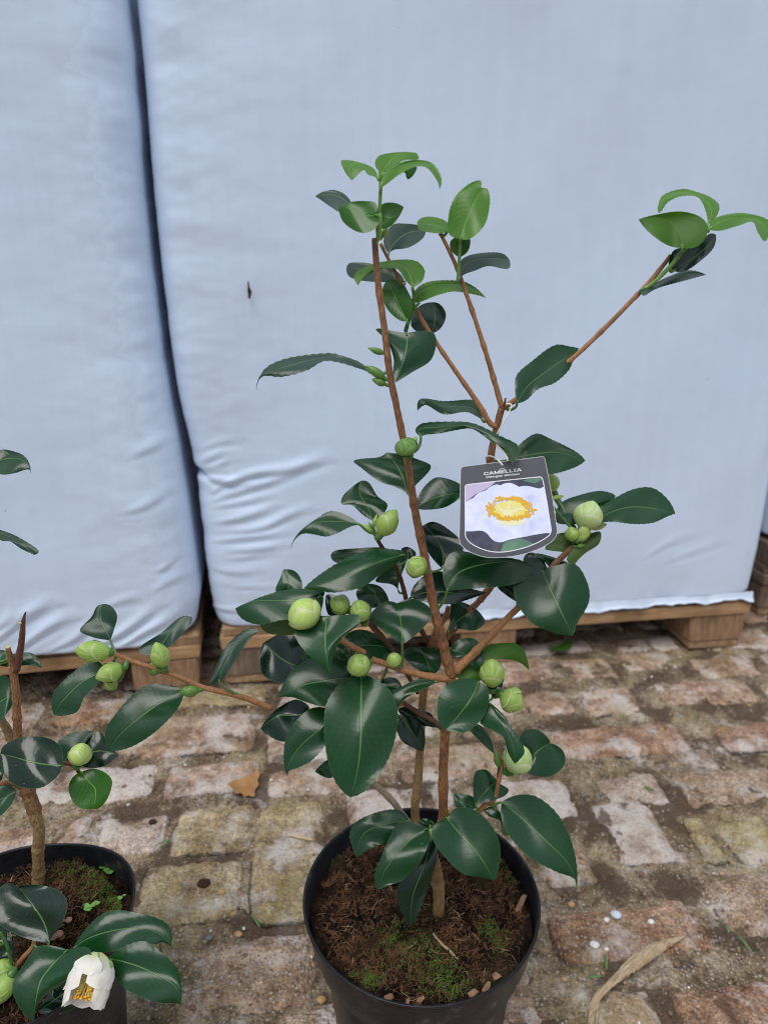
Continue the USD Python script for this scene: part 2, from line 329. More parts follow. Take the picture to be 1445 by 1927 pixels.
def paving(name, a, b, c, lichen=0.3, white=0.0, pebbly=0.0, dirt=0.59):
    nodes = {'g': ('geometry', {}),
        'n': ('noise_texture', {'scale': 16.0, 'detail': 6.0, 'roughness': 0.68}), 'nf': ('noise_texture', {'scale': 260.0, 'detail': 5.0, 'roughness': 0.75}),
        'nd': ('noise_texture', {'scale': 7.5, 'detail': 7.0, 'roughness': 0.7}), 'nl': ('noise_texture', {'scale': 5.0, 'detail': 5.0, 'roughness': 0.65}),
        'nm': ('noise_texture', {'scale': 60.0, 'detail': 5.0, 'roughness': 0.7}), 'mr': ('rgb_ramp', {'ramp': [(0.38, (0.58, 0.55, 0.52)), (0.5, (1, 1, 1)), (0.63, (1.36, 1.34, 1.3))]}), 'mm': ('mix_color', {'blend_type': 'multiply', 'fac': 0.9, 'use_clamp': False}),
        'nw': ('noise_texture', {'scale': 11.0, 'detail': 6.0, 'roughness': 0.7}), 'vo': ('voronoi_texture', {'scale': 190.0, 'randomness': 1.0}), 'vb': ('voronoi_texture', {'scale': 95.0}),
        'r': ('rgb_ramp', {'ramp': [(0.38, a), (0.5, b), (0.63, c)]}), 
        'fr': ('rgb_ramp', {'ramp': [(0.36, (0.40, 0.37, 0.34)), (0.5, (1, 1, 1)), (0.66, (1.65, 1.6, 1.55))]}), 'mf': ('mix_color', {'blend_type': 'multiply', 'fac': 0.85, 'use_clamp': False}),
        'fw': ('map_range', {'range_type': 'smoothstep', 'from_min': 0.55 - 0.25 * white, 'from_max': 0.72 - 0.25 * white, 'to_min': 0.0, 'to_max': 0.8}), 'mw': ('mix_color', {'b': (0.60, 0.54, 0.50)}),
        'fl': ('map_range', {'range_type': 'smoothstep', 'from_min': 0.47, 'from_max': 0.68, 'to_min': 0.0, 'to_max': lichen}), 'ml': ('mix_color', {'b': (0.30, 0.26, 0.10)}),
        'fd': ('map_range', {'range_type': 'smoothstep', 'from_min': dirt, 'from_max': dirt + 0.045, 'to_min': 0.0, 'to_max': 0.8}), 'md': ('mix_color', {'b': (0.070, 0.042, 0.027)}),
        'pc': ('rgb_ramp', {'ramp': [(0.0, (0.16, 0.10, 0.07)), (0.3, (0.42, 0.27, 0.12)), (0.5, (0.30, 0.22, 0.17)), (0.7, (0.55, 0.48, 0.42)), (1.0, (0.12, 0.12, 0.13))]}),
        'sc': ('separate_color', {}), 'pd': ('map_range', {'range_type': 'smoothstep', 'from_min': 0.42, 'from_max': 0.30, 'to_min': 0.0, 'to_max': 0.35 + 0.55 * pebbly}), 'mp': ('mix_color', {}),
        'h1': ('math', {'math_type': 'multiply', 'value2': 0.9}), 'h2': ('math', {'math_type': 'subtract'}), 'h3': ('math', {'math_type': 'multiply', 'value2': 0.5 + pebbly}),
        'b': ('bump', {'strength': 1.0, 'distance': 0.0035}), 'p': ('principled_bsdf', {'roughness': 0.85, 'specular_ior_level': 0.25})}
    links = [('g.position', k + '.vector') for k in ('n', 'nf', 'nm', 'nd', 'nl', 'nw', 'vo', 'vb')] + [
        ('n.fac', 'r.fac'), ('nf.fac', 'fr.fac'), ('r.color', 'mf.a'), ('fr.color', 'mf.b'), ('nm.fac', 'mr.fac'), ('mf.result', 'mm.a'), ('mr.color', 'mm.b'), ('nw.fac', 'fw.value'), ('fw.result', 'mw.fac'), ('mm.result', 'mw.a'),
        ('nl.fac', 'fl.value'), ('fl.result', 'ml.fac'), ('mw.result', 'ml.a'), ('vo.color', 'sc.color'), ('sc.r', 'pc.fac'), ('vo.distance', 'pd.value'), ('pd.result', 'mp.fac'),
        ('ml.result', 'mp.a'), ('pc.color', 'mp.b'), ('nd.fac', 'fd.value'), ('fd.result', 'md.fac'), ('mp.result', 'md.a'), ('md.result', 'p.base_color'),
        ('nf.fac', 'h1.value1'), ('vo.distance', 'h3.value1'), ('h1.value', 'h2.value1'), ('h3.value', 'h2.value2'), ('h2.value', 'b.height'), ('b.normal', 'p.normal')]
    return M(name, nodes, links)
BRICK = {'pink': paving('brick_pink_grey', (0.20, 0.120, 0.078), (0.325, 0.215, 0.152), (0.45, 0.335, 0.265), 0.35, 0.35, 0.2, 0.575),
         'red': paving('brick_red_brown', (0.17, 0.085, 0.05), (0.285, 0.160, 0.10), (0.40, 0.265, 0.185), 0.25, 0.28, 0.55, 0.58),
         'white': paving('brick_bleached', (0.23, 0.155, 0.11), (0.355, 0.26, 0.20), (0.49, 0.40, 0.345), 0.25, 0.6, 0.2, 0.575),
         'yellow': paving('brick_lichen_yellow', (0.22, 0.155, 0.08), (0.325, 0.25, 0.14), (0.45, 0.37, 0.245), 0.6, 0.3, 0.35, 0.585),
         'pebble': paving('brick_pebbly', (0.21, 0.14, 0.09), (0.32, 0.22, 0.15), (0.45, 0.345, 0.26), 0.4, 0.25, 1.0, 0.58)}
JOINT = paving('joint_sand', (0.095, 0.066, 0.040), (0.205, 0.152, 0.097), (0.34, 0.27, 0.185), 0.3, 0.1, 0.7, 0.51)

POT = M('pot_black_plastic', {'g': ('geometry', {}), 'n': ('noise_texture', {'scale': 40.0, 'detail': 6.0, 'roughness': 0.7}), 'map': ('mapping', {'scale': (1, 1, 14)}), 'ns': ('noise_texture', {'scale': 40.0, 'detail': 4.0}),
    'r': ('rgb_ramp', {'ramp': [(0.4, (0.007, 0.007, 0.009)), (0.60, (0.012, 0.012, 0.014)), (0.72, (0.075, 0.065, 0.055))]}), 'rr': ('map_range', {'from_min': 0.3, 'from_max': 0.7, 'to_min': 0.26, 'to_max': 0.5}),
    'b': ('bump', {'strength': 0.15, 'distance': 0.001}), 'p': ('principled_bsdf', {'specular_ior_level': 0.2})},
    [('g.position', 'n.vector'), ('g.position', 'map.vector'), ('map.vector', 'ns.vector'), ('n.fac', 'r.fac'), ('r.color', 'p.base_color'), ('ns.fac', 'rr.value'), ('rr.result', 'p.roughness'), ('ns.fac', 'b.height'), ('b.normal', 'p.normal')])
PEAT = M('peat', {'g': ('geometry', {}), 'n': ('noise_texture', {'scale': 45.0, 'detail': 8.0, 'roughness': 0.75}), 'nf': ('noise_texture', {'scale': 300.0, 'detail': 6.0, 'roughness': 0.8}), 'nm': ('noise_texture', {'scale': 14.0, 'detail': 4.0}),
    'r': ('rgb_ramp', {'ramp': [(0.42, (0.006, 0.0035, 0.0025)), (0.55, (0.028, 0.014, 0.008)), (0.68, (0.095, 0.045, 0.023))]}), 'fm': ('map_range', {'range_type': 'smoothstep', 'from_min': 0.56, 'from_max': 0.66, 'to_min': 0.0, 'to_max': 0.75}),
    'mm': ('mix_color', {'b': (0.045, 0.046, 0.016)}), 'b': ('bump', {'strength': 1.0, 'distance': 0.005}), 'p': ('principled_bsdf', {'roughness': 0.95, 'specular_ior_level': 0.15})},
    [('g.position', 'n.vector'), ('g.position', 'nf.vector'), ('g.position', 'nm.vector'), ('n.fac', 'r.fac'), ('r.color', 'mm.a'), ('nm.fac', 'fm.value'), ('fm.result', 'mm.fac'), ('mm.result', 'p.base_color'), ('nf.fac', 'b.height'), ('b.normal', 'p.normal')])
FIBRE = simple('peat_fibre', (0.035, 0.016, 0.009), (0.175, 0.085, 0.04), 60, 0.9, spec=0.2)
FIBRE_PALE = simple('dry_fibre', (0.24, 0.17, 0.10), (0.38, 0.29, 0.18), 60, 0.9, spec=0.2)
CRUMB = simple('peat_crumb', (0.022, 0.011, 0.007), (0.105, 0.050, 0.028), 130, 0.95, 0.6, 0.002, spec=0.15)
MOSS = simple('moss_green', (0.028, 0.050, 0.007), (0.10, 0.165, 0.022), 100, 0.8, spec=0.25)
CHIP = simple('bark_chip', (0.11, 0.055, 0.028), (0.28, 0.155, 0.078), 120, 0.8, 0.6, 0.001)
STRAW = simple('dry_straw', (0.38, 0.28, 0.15), (0.55, 0.43, 0.27), 90, 0.75, 0.3, 0.001)
SPLINTER = M('dry_stalk', {'g': ('geometry', {}), 'map': ('mapping', {'mapping_type': 'texture', 'rotation': (0, 0, 0.72), 'scale': (9, 1, 1)}), 'n': ('noise_texture', {'scale': 420.0, 'detail': 5.0, 'roughness': 0.7}),
    'r': ('rgb_ramp', {'ramp': [(0.34, (0.20, 0.135, 0.075)), (0.5, (0.36, 0.265, 0.165)), (0.66, (0.48, 0.38, 0.26))]}), 'b': ('bump', {'strength': 1.0, 'distance': 0.002}), 'p': ('principled_bsdf', {'roughness': 0.85, 'specular_ior_level': 0.2})},
    [('g.position', 'map.vector'), ('map.vector', 'n.vector'), ('n.fac', 'r.fac'), ('r.color', 'p.base_color'), ('n.fac', 'b.height'), ('b.normal', 'p.normal')])
DRYLEAF = simple('dry_leaf', (0.22, 0.10, 0.03), (0.36, 0.19, 0.07), 50, 0.6, 0.4, 0.001)
GRASS = simple('grass_blade', (0.05, 0.12, 0.03), (0.09, 0.19, 0.05), 80, 0.5)
SEED = simple('seedling_green', (0.10, 0.24, 0.04), (0.17, 0.36, 0.07), 120, 0.5, 0.4, 0.001)
FUNGUS = simple('cup_fungus', (0.20, 0.10, 0.06), (0.30, 0.16, 0.10), 200, 0.5)
STONE = {'white': simple('pebble_white', (0.48, 0.45, 0.41), (0.66, 0.64, 0.60), 150, 0.5, 0.3, 0.001), 'ochre': simple('pebble_ochre', (0.30, 0.17, 0.06), (0.46, 0.28, 0.12), 150, 0.55, 0.3, 0.001),
         'grey': simple('pebble_grey', (0.10, 0.10, 0.11), (0.20, 0.20, 0.20), 150, 0.55, 0.3, 0.001), 'brown': simple('pebble_brown', (0.10, 0.05, 0.03), (0.20, 0.11, 0.07), 150, 0.7, 0.3, 0.001),
         'blue': simple('pebble_pale_blue', (0.42, 0.46, 0.52), (0.56, 0.60, 0.66), 150, 0.4)}
CLOD = simple('dark_clod', (0.025, 0.013, 0.010), (0.055, 0.030, 0.022), 200, 0.95, 0.8, 0.002, spec=0.1)
def flat(name, c, rough=0.3): return M(name, {'p': ('principled_bsdf', {'base_color': c, 'roughness': rough, 'specular_ior_level': 0.5})}, [])
CARD = simple('card_dark_grey', (0.060, 0.060, 0.075), (0.085, 0.085, 0.10), 12, 0.30)
CARD_EDGE = flat('card_edge', (0.62, 0.62, 0.62), 0.5)
INK_WHITE = flat('ink_white', (0.78, 0.79, 0.83), 0.3)
INK_DARK = simple('print_dark_foliage', (0.028, 0.032, 0.055), (0.085, 0.085, 0.125), 70, 0.28)
INK_PETAL = M('print_petals', {'g': ('geometry', {}), 'n': ('noise_texture', {'scale': 60.0, 'detail': 3.0, 'roughness': 0.5, 'distortion': 1.2}), 'r': ('rgb_ramp', {'ramp': [(0.25, (0.48, 0.52, 0.80)), (0.5, (0.66, 0.69, 0.88)), (0.75, (0.76, 0.77, 0.90))]}),
    'p': ('principled_bsdf', {'roughness': 0.28})}, [('g.position', 'n.vector'), ('n.fac', 'r.fac'), ('r.color', 'p.base_color')])
INK_GREEN = simple('print_green', (0.08, 0.17, 0.12), (0.14, 0.26, 0.17), 60, 0.28)
INK_PINK = flat('print_pale_pink', (0.50, 0.44, 0.62))
INK_ORANGE = simple('print_orange', (0.62, 0.30, 0.02), (0.78, 0.48, 0.03), 900, 0.3)
INK_YELLOW = simple('print_yellow', (0.72, 0.60, 0.08), (0.80, 0.74, 0.22), 500, 0.3)
INK_CREAM = flat('print_cream', (0.78, 0.74, 0.45))
CORD = simple('cord_white', (0.68, 0.68, 0.68), (0.78, 0.78, 0.78), 300, 0.5)
# ------------------------------------------------------------------ ground: joint sand and single bricks
paving_root = thing('brick_paving', 'old weathered brick paving with sandy joints', None, None, 'structure')
TILT = math.radians(7.0)
E1, E2 = np.array([math.cos(TILT), math.sin(TILT)]), np.array([-math.sin(TILT), math.cos(TILT)])
def sand_height(xy):
    p = np.c_[xy, np.zeros(len(xy))]
    return -0.0058 + 0.012 * (meshkit.fbm(p * 26, 4, 3) - 0.5) + 0.007 * (meshkit.fbm(p * 130, 3, 9) - 0.5) + 0.020 * (meshkit.fbm(p * 8, 3, 21) - 0.5)
def axis(lo, hi, step, far):
    a = np.arange(lo, hi, step)
    k = np.geomspace(step, far, 22)
    return np.r_[(lo - np.cumsum(k))[::-1], a, hi + np.cumsum(k)]
gx, gy = axis(-1.25, 1.45, 0.0065, 14.0), axis(0.35, 1.95, 0.0065, 14.0)
GX, GY = np.meshgrid(gx, gy, indexing='ij')
xy = np.c_[GX.ravel(), GY.ravel()]
near = np.clip(1.4 - np.maximum(np.abs(xy[:, 0] - 0.1) / 1.6, np.abs(xy[:, 1] - 1.1) / 1.1), 0, 1)
z = np.where(near > 0, sand_height(xy), -0.0055) * np.minimum(1, near * 3) + -0.0055 * (1 - np.minimum(1, near * 3))
obj('joint_sand', (np.c_[xy, z], grid_faces(len(gx), len(gy))), JOINT, paving_root, smooth=True)

KEY = [  # pixel rectangles (left, top, right, bottom) of bricks seen in the photograph, and their kind
    (222, 1342, 484, 1420, 'pink'), (308, 1432, 490, 1496, 'pink'), (60, 1440, 292, 1512, 'white'), (322, 1512, 480, 1606, 'yellow'), (180, 1530, 312, 1606, 'white'),
    (258, 1618, 458, 1738, 'yellow'), (472, 1502, 618, 1738, 'yellow'), (318, 1762, 600, 1930, 'pebble'), (500, 1360, 640, 1432, 'white'), (500, 1440, 650, 1496, 'pink'),
    (1160, 1222, 1276, 1263, 'pink'), (1058, 1234, 1158, 1284, 'pink'), (1226, 1276, 1426, 1328, 'pink'), (1088, 1290, 1204, 1345, 'pink'), (985, 1296, 1078, 1345, 'pink'),
    (1036, 1360, 1300, 1424, 'red'), (1342, 1352, 1520, 1412, 'red'), (930, 1462, 1082, 1545, 'white'), (1130, 1502, 1252, 1632, 'white'), (1364, 1532, 1470, 1630, 'yellow'),
    (1014, 1580, 1118, 1668, 'pink'), (1340, 1640, 1500, 1764, 'pebble'), (1034, 1694, 1330, 1812, 'red'), (1080, 1858, 1250, 1960, 'pink'), (1266, 1842, 1500, 1960, 'red'),
    (900, 1800, 1018, 1960, 'pink'), (880, 1300, 972, 1350, 'white'), (650, 1480, 800, 1560, 'white'), (1270, 1440, 1480, 1515, 'pebble'), (880, 1232, 1040, 1286, 'pink')]
def ground_rect(l, t, r, b):
    q = at_z([(l, t), (r, t), (r, b), (l, b)], 0)[:, :2]
    c = q.mean(0)
    w = (abs((q[1] - q[0]) @ E1) + abs((q[2] - q[3]) @ E1)) / 2
    h = (abs((q[3] - q[0]) @ E2) + abs((q[2] - q[1]) @ E2)) / 2
    return c, w / 2, h / 2
bricks, taken = [], []
for l, t, r, b, kind in KEY:
    c, a, h = ground_rect(l, t, r, b)
    ang = TILT + rng.normal(0, 0.015)
    bricks.append((c, a, h, ang, kind))
    taken.append(affinity.translate(affinity.rotate(sbox(-a, -h, a, h), ang, use_radians=True, origin=(0, 0)), *c))
free_from = unary_union([g.buffer(0.013, join_style=2) for g in taken])
for j in range(-4, 16):
    for i in range(-8, 9):
        o = E1 * ((i + 0.5 * (j % 2)) * 0.228 + 0.03) + E2 * (0.36 + j * 0.122)
        if not (-1.35 < o[0] < 1.5 and 0.25 < o[1] < 2.0):
            continue
        a, h = 0.106 + rng.normal(0, 0.003), 0.053 + rng.normal(0, 0.002)
        ang = TILT + rng.normal(0, 0.02)
        g = affinity.translate(affinity.rotate(sbox(-a, -h, a, h), ang, use_radians=True, origin=(0, 0)), *o).difference(free_from)
        for piece in getattr(g, 'geoms', [g]):
            piece = piece.buffer(-0.012).buffer(0.012)
            if piece.is_empty or piece.geom_type != 'Polygon' or piece.area < 0.0035:
                continue
            u, v = np.array([math.cos(ang), math.sin(ang)]), np.array([-math.sin(ang), math.cos(ang)])
            P = np.array(piece.exterior.coords); pu, pv = P @ u, P @ v
            frac = piece.area / ((np.ptp(pu)) * np.ptp(pv))
            c = u * (pu.min() + pu.max()) / 2 + v * (pv.min() + pv.max()) / 2
            s = math.sqrt(max(frac, 0.4))
            if min(np.ptp(pu), np.ptp(pv)) * s < 0.035:
                continue
            bricks.append((c, np.ptp(pu) / 2 * s, np.ptp(pv) / 2 * s, ang, ['pink', 'pink', 'red', 'white', 'yellow', 'pebble'][rng.integers(6)]))
def brick_mesh(c, a, h, ang, seed):
    nu, nv = max(12, int(a / 0.0042)), max(9, int(h / 0.0042))
    U, V = np.meshgrid(np.linspace(-1, 1, nu), np.linspace(-1, 1, nv), indexing='ij')
    # rounded outline: pull corners in
    k = 1 - 0.11 * (np.abs(U) * np.abs(V)) ** 4 + 0.05 * (meshkit.fbm(np.stack([U * 2 + seed, V * 2, 0 * U], -1), 2) - 0.5)
    x, y = U * a * k, V * h * k
    X = np.stack([c[0] + x * math.cos(ang) - y * math.sin(ang), c[1] + x * math.sin(ang) + y * math.cos(ang)], -1)
    p = np.concatenate([X, np.zeros(X.shape[:2] + (1,))], -1)
    wob = (meshkit.fbm(p * 30 + seed, 4) - 0.5) * 0.026
    d = np.minimum(a - np.abs(U) * a, h - np.abs(V) * h) + wob
    edge = np.clip(d / 0.019, 0, 1)
    zz = 0.0018 - 0.0150 * (1 - edge) ** 2.2 + 0.009 * (meshkit.fbm(p * 20 + seed, 4) - 0.5) + 0.0035 * (meshkit.fbm(p * 150, 3) - 0.5)
    tilt = rng.normal(0, 0.012, 2)
    zz = zz + x * tilt[0] + y * tilt[1] + rng.normal(0, 0.0012)
    v = np.concatenate([X, zz[..., None]], -1).reshape(-1, 3)
    f = [tris(grid_faces(nu, nv))]
    ring = np.r_[np.arange(nu) * nv, (nu - 1) * nv + np.arange(1, nv), np.arange(nu - 2, -1, -1) * nv + nv - 1, np.arange(nv - 2, 0, -1)]
    low = v[ring].copy(); low[:, 2] = -0.05
    n0 = len(v); m = len(ring); j = np.arange(m); j2 = (j + 1) % m
    f.append(tris(np.stack([ring[j], n0 + j, n0 + j2, ring[j2]], 1)))
    return np.vstack([v, low]), np.vstack(f)
for k, (c, a, h, ang, kind) in enumerate(bricks):
    obj('brick', brick_mesh(c, a, h, ang, 13.7 * k), BRICK[kind], paving_root, smooth=True)

# loose grit on the paving
_ico, _pebbles = trimesh.creation.icosphere(1, 1.0), {}
def pebble(s, seed):
    k = seed % 24
    if k not in _pebbles:
        m = _ico; _pebbles[k] = m.vertices * (1 + 0.6 * (meshkit.noise(m.vertices * 1.7 + k * 3.1, k)[:, None] - 0.5)) * np.array([1, 0.8, 0.55])
    return _pebbles[k] * s, _ico.faces
def scatter_grit(n, sizes, seed):
    r = np.random.default_rng(seed); parts = []
    pts = np.c_[r.uniform(-1.0, 1.3, n), r.uniform(0.5, 1.75, n)]; zs = sand_height(pts)
    for i in range(n):
        p, z0 = pts[i], float(zs[i])
        s = r.choice(sizes) * r.uniform(0.6, 1.2)
        v, f = pebble(s, i)
        a = r.uniform(0, 6.28); R = np.array([[math.cos(a), -math.sin(a), 0], [math.sin(a), math.cos(a), 0], [0, 0, 1]])
        parts.append((v @ R.T + (*p, max(z0, 0.0) + s * 0.15), f))
    return join(parts)
grit = thing('loose_grit', 'fine grit and small stones strewn over the bricks', 'grit', None, 'stuff')
for name, n, sz, seed in (('white', 330, [0.0012, 0.0018, 0.0026], 1), ('ochre', 560, [0.0016, 0.0024, 0.0036], 2), ('grey', 420, [0.0015, 0.0022, 0.003], 3), ('brown', 800, [0.0016, 0.0026, 0.0042], 4)):
    tag(obj('stones', scatter_grit(n, sz, seed), STONE[name], grit, smooth=True), kind='stuff')

# ------------------------------------------------------------------ pallets
def pallet(origin, rz, labels, L=1.24, D=1.0, dark=False):
    t = thing('wooden_pallet', labels, 'pallet', None, None, (*origin, 0), rz)
    r = np.random.default_rng(int(abs(origin[0]) * 1000) + 5)
    for y0 in (0.0, D / 2 - 0.05, D - 0.1):
        for x0, x1 in ((0.0, 0.138), (0.532, 0.663), (1.096, 1.232)):
            m = chamfer_box((x0, y0 + 0.004, 0.021), (x1, y0 + 0.1, 0.0905), 0.004, 0.0008, r)
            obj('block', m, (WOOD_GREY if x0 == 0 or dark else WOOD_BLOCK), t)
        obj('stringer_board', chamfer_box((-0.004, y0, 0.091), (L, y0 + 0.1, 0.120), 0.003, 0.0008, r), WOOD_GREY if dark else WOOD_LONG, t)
    for x0 in (0.004, 0.535, 1.1):
        obj('bottom_board', chamfer_box((x0, 0.006, 0.001), (x0 + 0.128, D, 0.0205), 0.003, 0.0008, r), WOOD_END, t)
    x = 0.0
    for i, w in enumerate((0.14, 0.1, 0.1, 0.14, 0.1, 0.1, 0.14)):
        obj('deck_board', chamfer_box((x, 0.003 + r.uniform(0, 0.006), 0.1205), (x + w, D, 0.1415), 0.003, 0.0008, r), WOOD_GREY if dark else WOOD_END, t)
        x += w + (L - 0.82) / 6
    if dark:
        for y0 in (0.0, 0.9):
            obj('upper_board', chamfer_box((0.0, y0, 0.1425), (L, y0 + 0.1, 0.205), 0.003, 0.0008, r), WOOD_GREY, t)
    return t
RP_O, RP_A = np.array([-0.3497 - 0.0139 * 0.0, 1.358]), 7.99
LP_A = 10.4
RP_O = RP_O + np.array([0.0, 0.0])
LP_O = np.array([-0.390, 1.327]) - 1.24 * np.array([math.cos(math.radians(LP_A)), math.sin(math.radians(LP_A))])
TP_O = RP_O + 1.375 * np.array([math.cos(math.radians(RP_A)), math.sin(math.radians(RP_A))]) + np.array([-0.02, 0.14])
pallet(RP_O, RP_A, 'long pallet of tan boards and blocks under the wide middle bag')
pallet(LP_O, LP_A, 'pallet with a rust stained board under the left bag')
pallet(TP_O, RP_A, 'mostly hidden pallet at the right picture edge, shade put into its darker wood colour', dark=True)  # darker wood colour stands in for the deep shade of the gap

# ------------------------------------------------------------------ big bags
def big_bag(name_label, origin, rz, left, right, depth=0.98, H0=0.139, H1=1.52, front=0.0, res=1.0, wr=None, radius=0.055):
    """left, right: (height, position along the face) tables. Cross-section is a rounded rectangle; wr(s, z) -> outward wrinkle height on the face."""
    nz, nf = int(250 * res), int(260 * res)
    r = radius
    zz = np.r_[H0 + 0.012 * (1 - np.cos(np.linspace(0, np.pi / 2, 6)[:-1])) , np.linspace(H0 + 0.012, H1, nz)]
    lz, lv = np.array(left).T; rz_, rv = np.array(right).T
    th = np.linspace(0, np.pi / 2, int(22 * res) + 3)
    rows = []
    for k, z in enumerate(zz):
        a, b = np.interp(z, lz, lv), np.interp(z, rz_, rv)
        tuck = 0.022 * (1 - k / 5) ** 2 if k < 5 else 0.0
        a, b, y0 = a + tuck, b - tuck, front + tuck
        fl = np.stack([a + r - r * np.sin(th[::-1]) , y0 + r - r * np.cos(th[::-1])], 1)            # left corner, side -> front
        s = 0.5 - 0.5 * np.cos(np.linspace(0, np.pi, nf)); s = 0.55 * s + 0.45 * np.linspace(0, 1, nf)
        ff = np.stack([a + r + (b - a - 2 * r) * s[1:-1], np.full(nf - 2, y0)], 1)
        fr = np.stack([b - r + r * np.sin(th), y0 + r - r * np.cos(th)], 1)
        side = np.linspace(0, 1, int(26 * res))[1:, None] ** 1.4
        sr = np.array([b, y0 + r]) * (1 - side) + np.array([b, depth]) * side
        sl = (np.array([a, depth]) * (1 - side[:, :1]) + np.array([a, y0 + r]) * side)[:-1]
        sl = np.array([a, y0 + r]) * (1 - side[::-1]) + np.array([a, depth]) * side[::-1]
        rows.append(np.vstack([fl, ff, fr, sr, sl]))
    P = np.array(rows)                                            # (nz, m, 2)
    m = P.shape[1]
    Z = np.repeat(zz[:, None], m, 1)
    c = P - P.mean(1, keepdims=True)
    T = np.roll(P, -1, 1) - np.roll(P, 1, 1)
    N = np.stack([T[..., 1], -T[..., 0]], -1); N /= np.maximum(np.linalg.norm(N, axis=-1, keepdims=True), 1e-9)
    q = np.stack([P[..., 0], P[..., 1], Z], -1)
    hh = 0.024 * (meshkit.fbm(q * np.array([2.6, 2.6, 2.1]), 2, 5) - 0.5) + 0.0016 * (meshkit.fbm(q * np.array([13, 13, 11]), 3, 8) - 0.5)
    wid = np.clip((Z - H0) / 0.25, 0, 1)
    hh = hh * (0.3 + 0.7 * wid)
    if wr is not None:
        hh = hh + wr(P[..., 0], P[..., 1], Z)
    P = P + N * hh[..., None]
    V = np.concatenate([P, Z[..., None]], -1).reshape(-1, 3)
    F = tris(grid_faces(len(zz), m, True))
    top = np.append(V[-m:].mean(0) + (0, 0, 0), 1)[:3] + (0, 0, 0.05)
    bot = V[:m].mean(0)
    n = len(V); j = np.arange(m); j2 = (j + 1) % m
    F = np.vstack([F, np.stack([(len(zz) - 1) * m + j, (len(zz) - 1) * m + j2, j * 0 + n], 1), np.stack([j2, j, j * 0 + n + 1], 1)])
    V = np.vstack([V, top, bot])
    t = thing('bulk_bag', name_label, 'bag', None, None, (*origin, 0), rz)
    obj('film_cover', (V, F), BAG, t, smooth=True)
    return t
def bump_noise(s, z, ks, kz, seed, shear=0.0, y=None):
    p = np.stack([s * ks, np.zeros_like(s) if y is None else y * ks, (z + shear * s) * kz], -1)
    return meshkit.fbm(p, 3, seed) - 0.5
def ridges(s, z, ks, kz, seed, shear=0.0):
    p = np.stack([s * ks, np.zeros_like(s), (z + shear * s) * kz], -1)
    return 1 - np.abs(2 * meshkit.fbm(p, 2, seed) - 1) * 2
def creases(lines, O, A, reg):
    """Folds of the film, each a polyline on the face of the bag: (height, width, points)."""
    ra = math.radians(A); u = np.array([math.cos(ra), math.sin(ra), 0]); nn = np.array([math.sin(ra), -math.cos(ra), 0]); o3 = np.array([O[0], O[1], 0])
    out = []
    for amp, w, pts in lines:
        X = on_plane(px(reg, pts), o3, nn) - o3
        out.append((amp, w, catmull(np.stack([X @ u, X[:, 2]], 1), 14)))
    return out
def fold_height(cr, s, z):
    h = np.zeros_like(s)
    for amp, w, C in cr:
        best = np.full(s.shape, 9.0); tt = np.zeros_like(s)
        for k in range(len(C) - 1):
            a, d = C[k], C[k + 1] - C[k]
            t = np.clip(((s - a[0]) * d[0] + (z - a[1]) * d[1]) / (d @ d), 0, 1)
            dx, dz = s - a[0] - t * d[0], z - a[1] - t * d[1]
            dist = np.hypot(dx, dz)
            m = dist < np.abs(best)
            best = np.where(m, dist * np.sign(dz + 1e-12), best); tt = np.where(m, (k + t) / (len(C) - 1), tt)
        taper = np.sin(np.pi * np.clip(0.06 + 0.88 * tt, 0, 1)) ** 0.8
        wid = w * (0.6 + 0.8 * tt)
        h = h + amp * taper * (np.exp(-((best - 0.7 * wid) / wid) ** 2) - 0.8 * np.exp(-((best + 0.6 * wid) / (0.75 * wid)) ** 2))
    return 1.4 * h
REG['W'] = (320, 820, 4.817)
CR_R = creases([(.0042, .008, [(230, 330), (330, 400), (470, 432), (660, 440)]), (.0036, .009, [(370, 545), (560, 430), (800, 358), (1060, 325), (1420, 225)]), (.0028, .009, [(380, 615), (700, 505), (1000, 405), (1300, 258)]),
    (.0022, .007, [(380, 668), (680, 618), (920, 565)]), (.0030, .009, [(400, 808), (700, 750), (960, 655)]), (.0030, .008, [(540, 885), (860, 840), (1100, 730), (1270, 675)]), (.0028, .008, [(370, 985), (700, 938), (1040, 898)]),
    (.0026, .008, [(540, 1065), (780, 1040), (1020, 1008)]), (.0020, .008, [(530, 1135), (920, 1078)]), (.0018, .008, [(390, 1235), (640, 1255), (800, 1235)]), (.0016, .004, [(460, 1372), (960, 1382)]), (.0022, .008, [(250, 275), (400, 208), (540, 175)]),
    (.0020, .007, [(390, 292), (580, 235)]), (.0015, .007, [(280, 140), (420, 90), (640, 50)]), (.0025, .007, [(380, 1640), (500, 1600), (700, 1610)]), (.0012, .010, [(4300, 1120), (4500, 1000), (4700, 930)]), (.001, .010, [(4500, 1150), (4700, 1080), (5000, 980)])], RP_O, RP_A, 'W')
CR_L = creases([(.0030, .010, [(0, 1440), (60, 1400), (120, 1345)]), (.0045, .011, [(0, 1510), (150, 1390), (310, 1300)]), (.0045, .010, [(110, 1575), (290, 1440), (420, 1385)]), (.0030, .009, [(290, 1565), (460, 1485), (560, 1390)]), (.0045, .010, [(560, 1540), (760, 1430), (900, 1320)]),
    (.0045, .010, [(690, 1545), (850, 1455), (1010, 1385)]), (.0022, .008, [(890, 1118), (950, 1100), (985, 1070)]), (.0020, .009, [(700, 790), (840, 750), (940, 690)]), (.0016, .009, [(740, 480), (850, 440), (930, 410)]), (.0020, .010, [(880, 1230), (960, 1190), (1040, 1180)]), (.0020, .010, [(600, 1330), (700, 1290), (820, 1270)])], LP_O, LP_A, 'K')
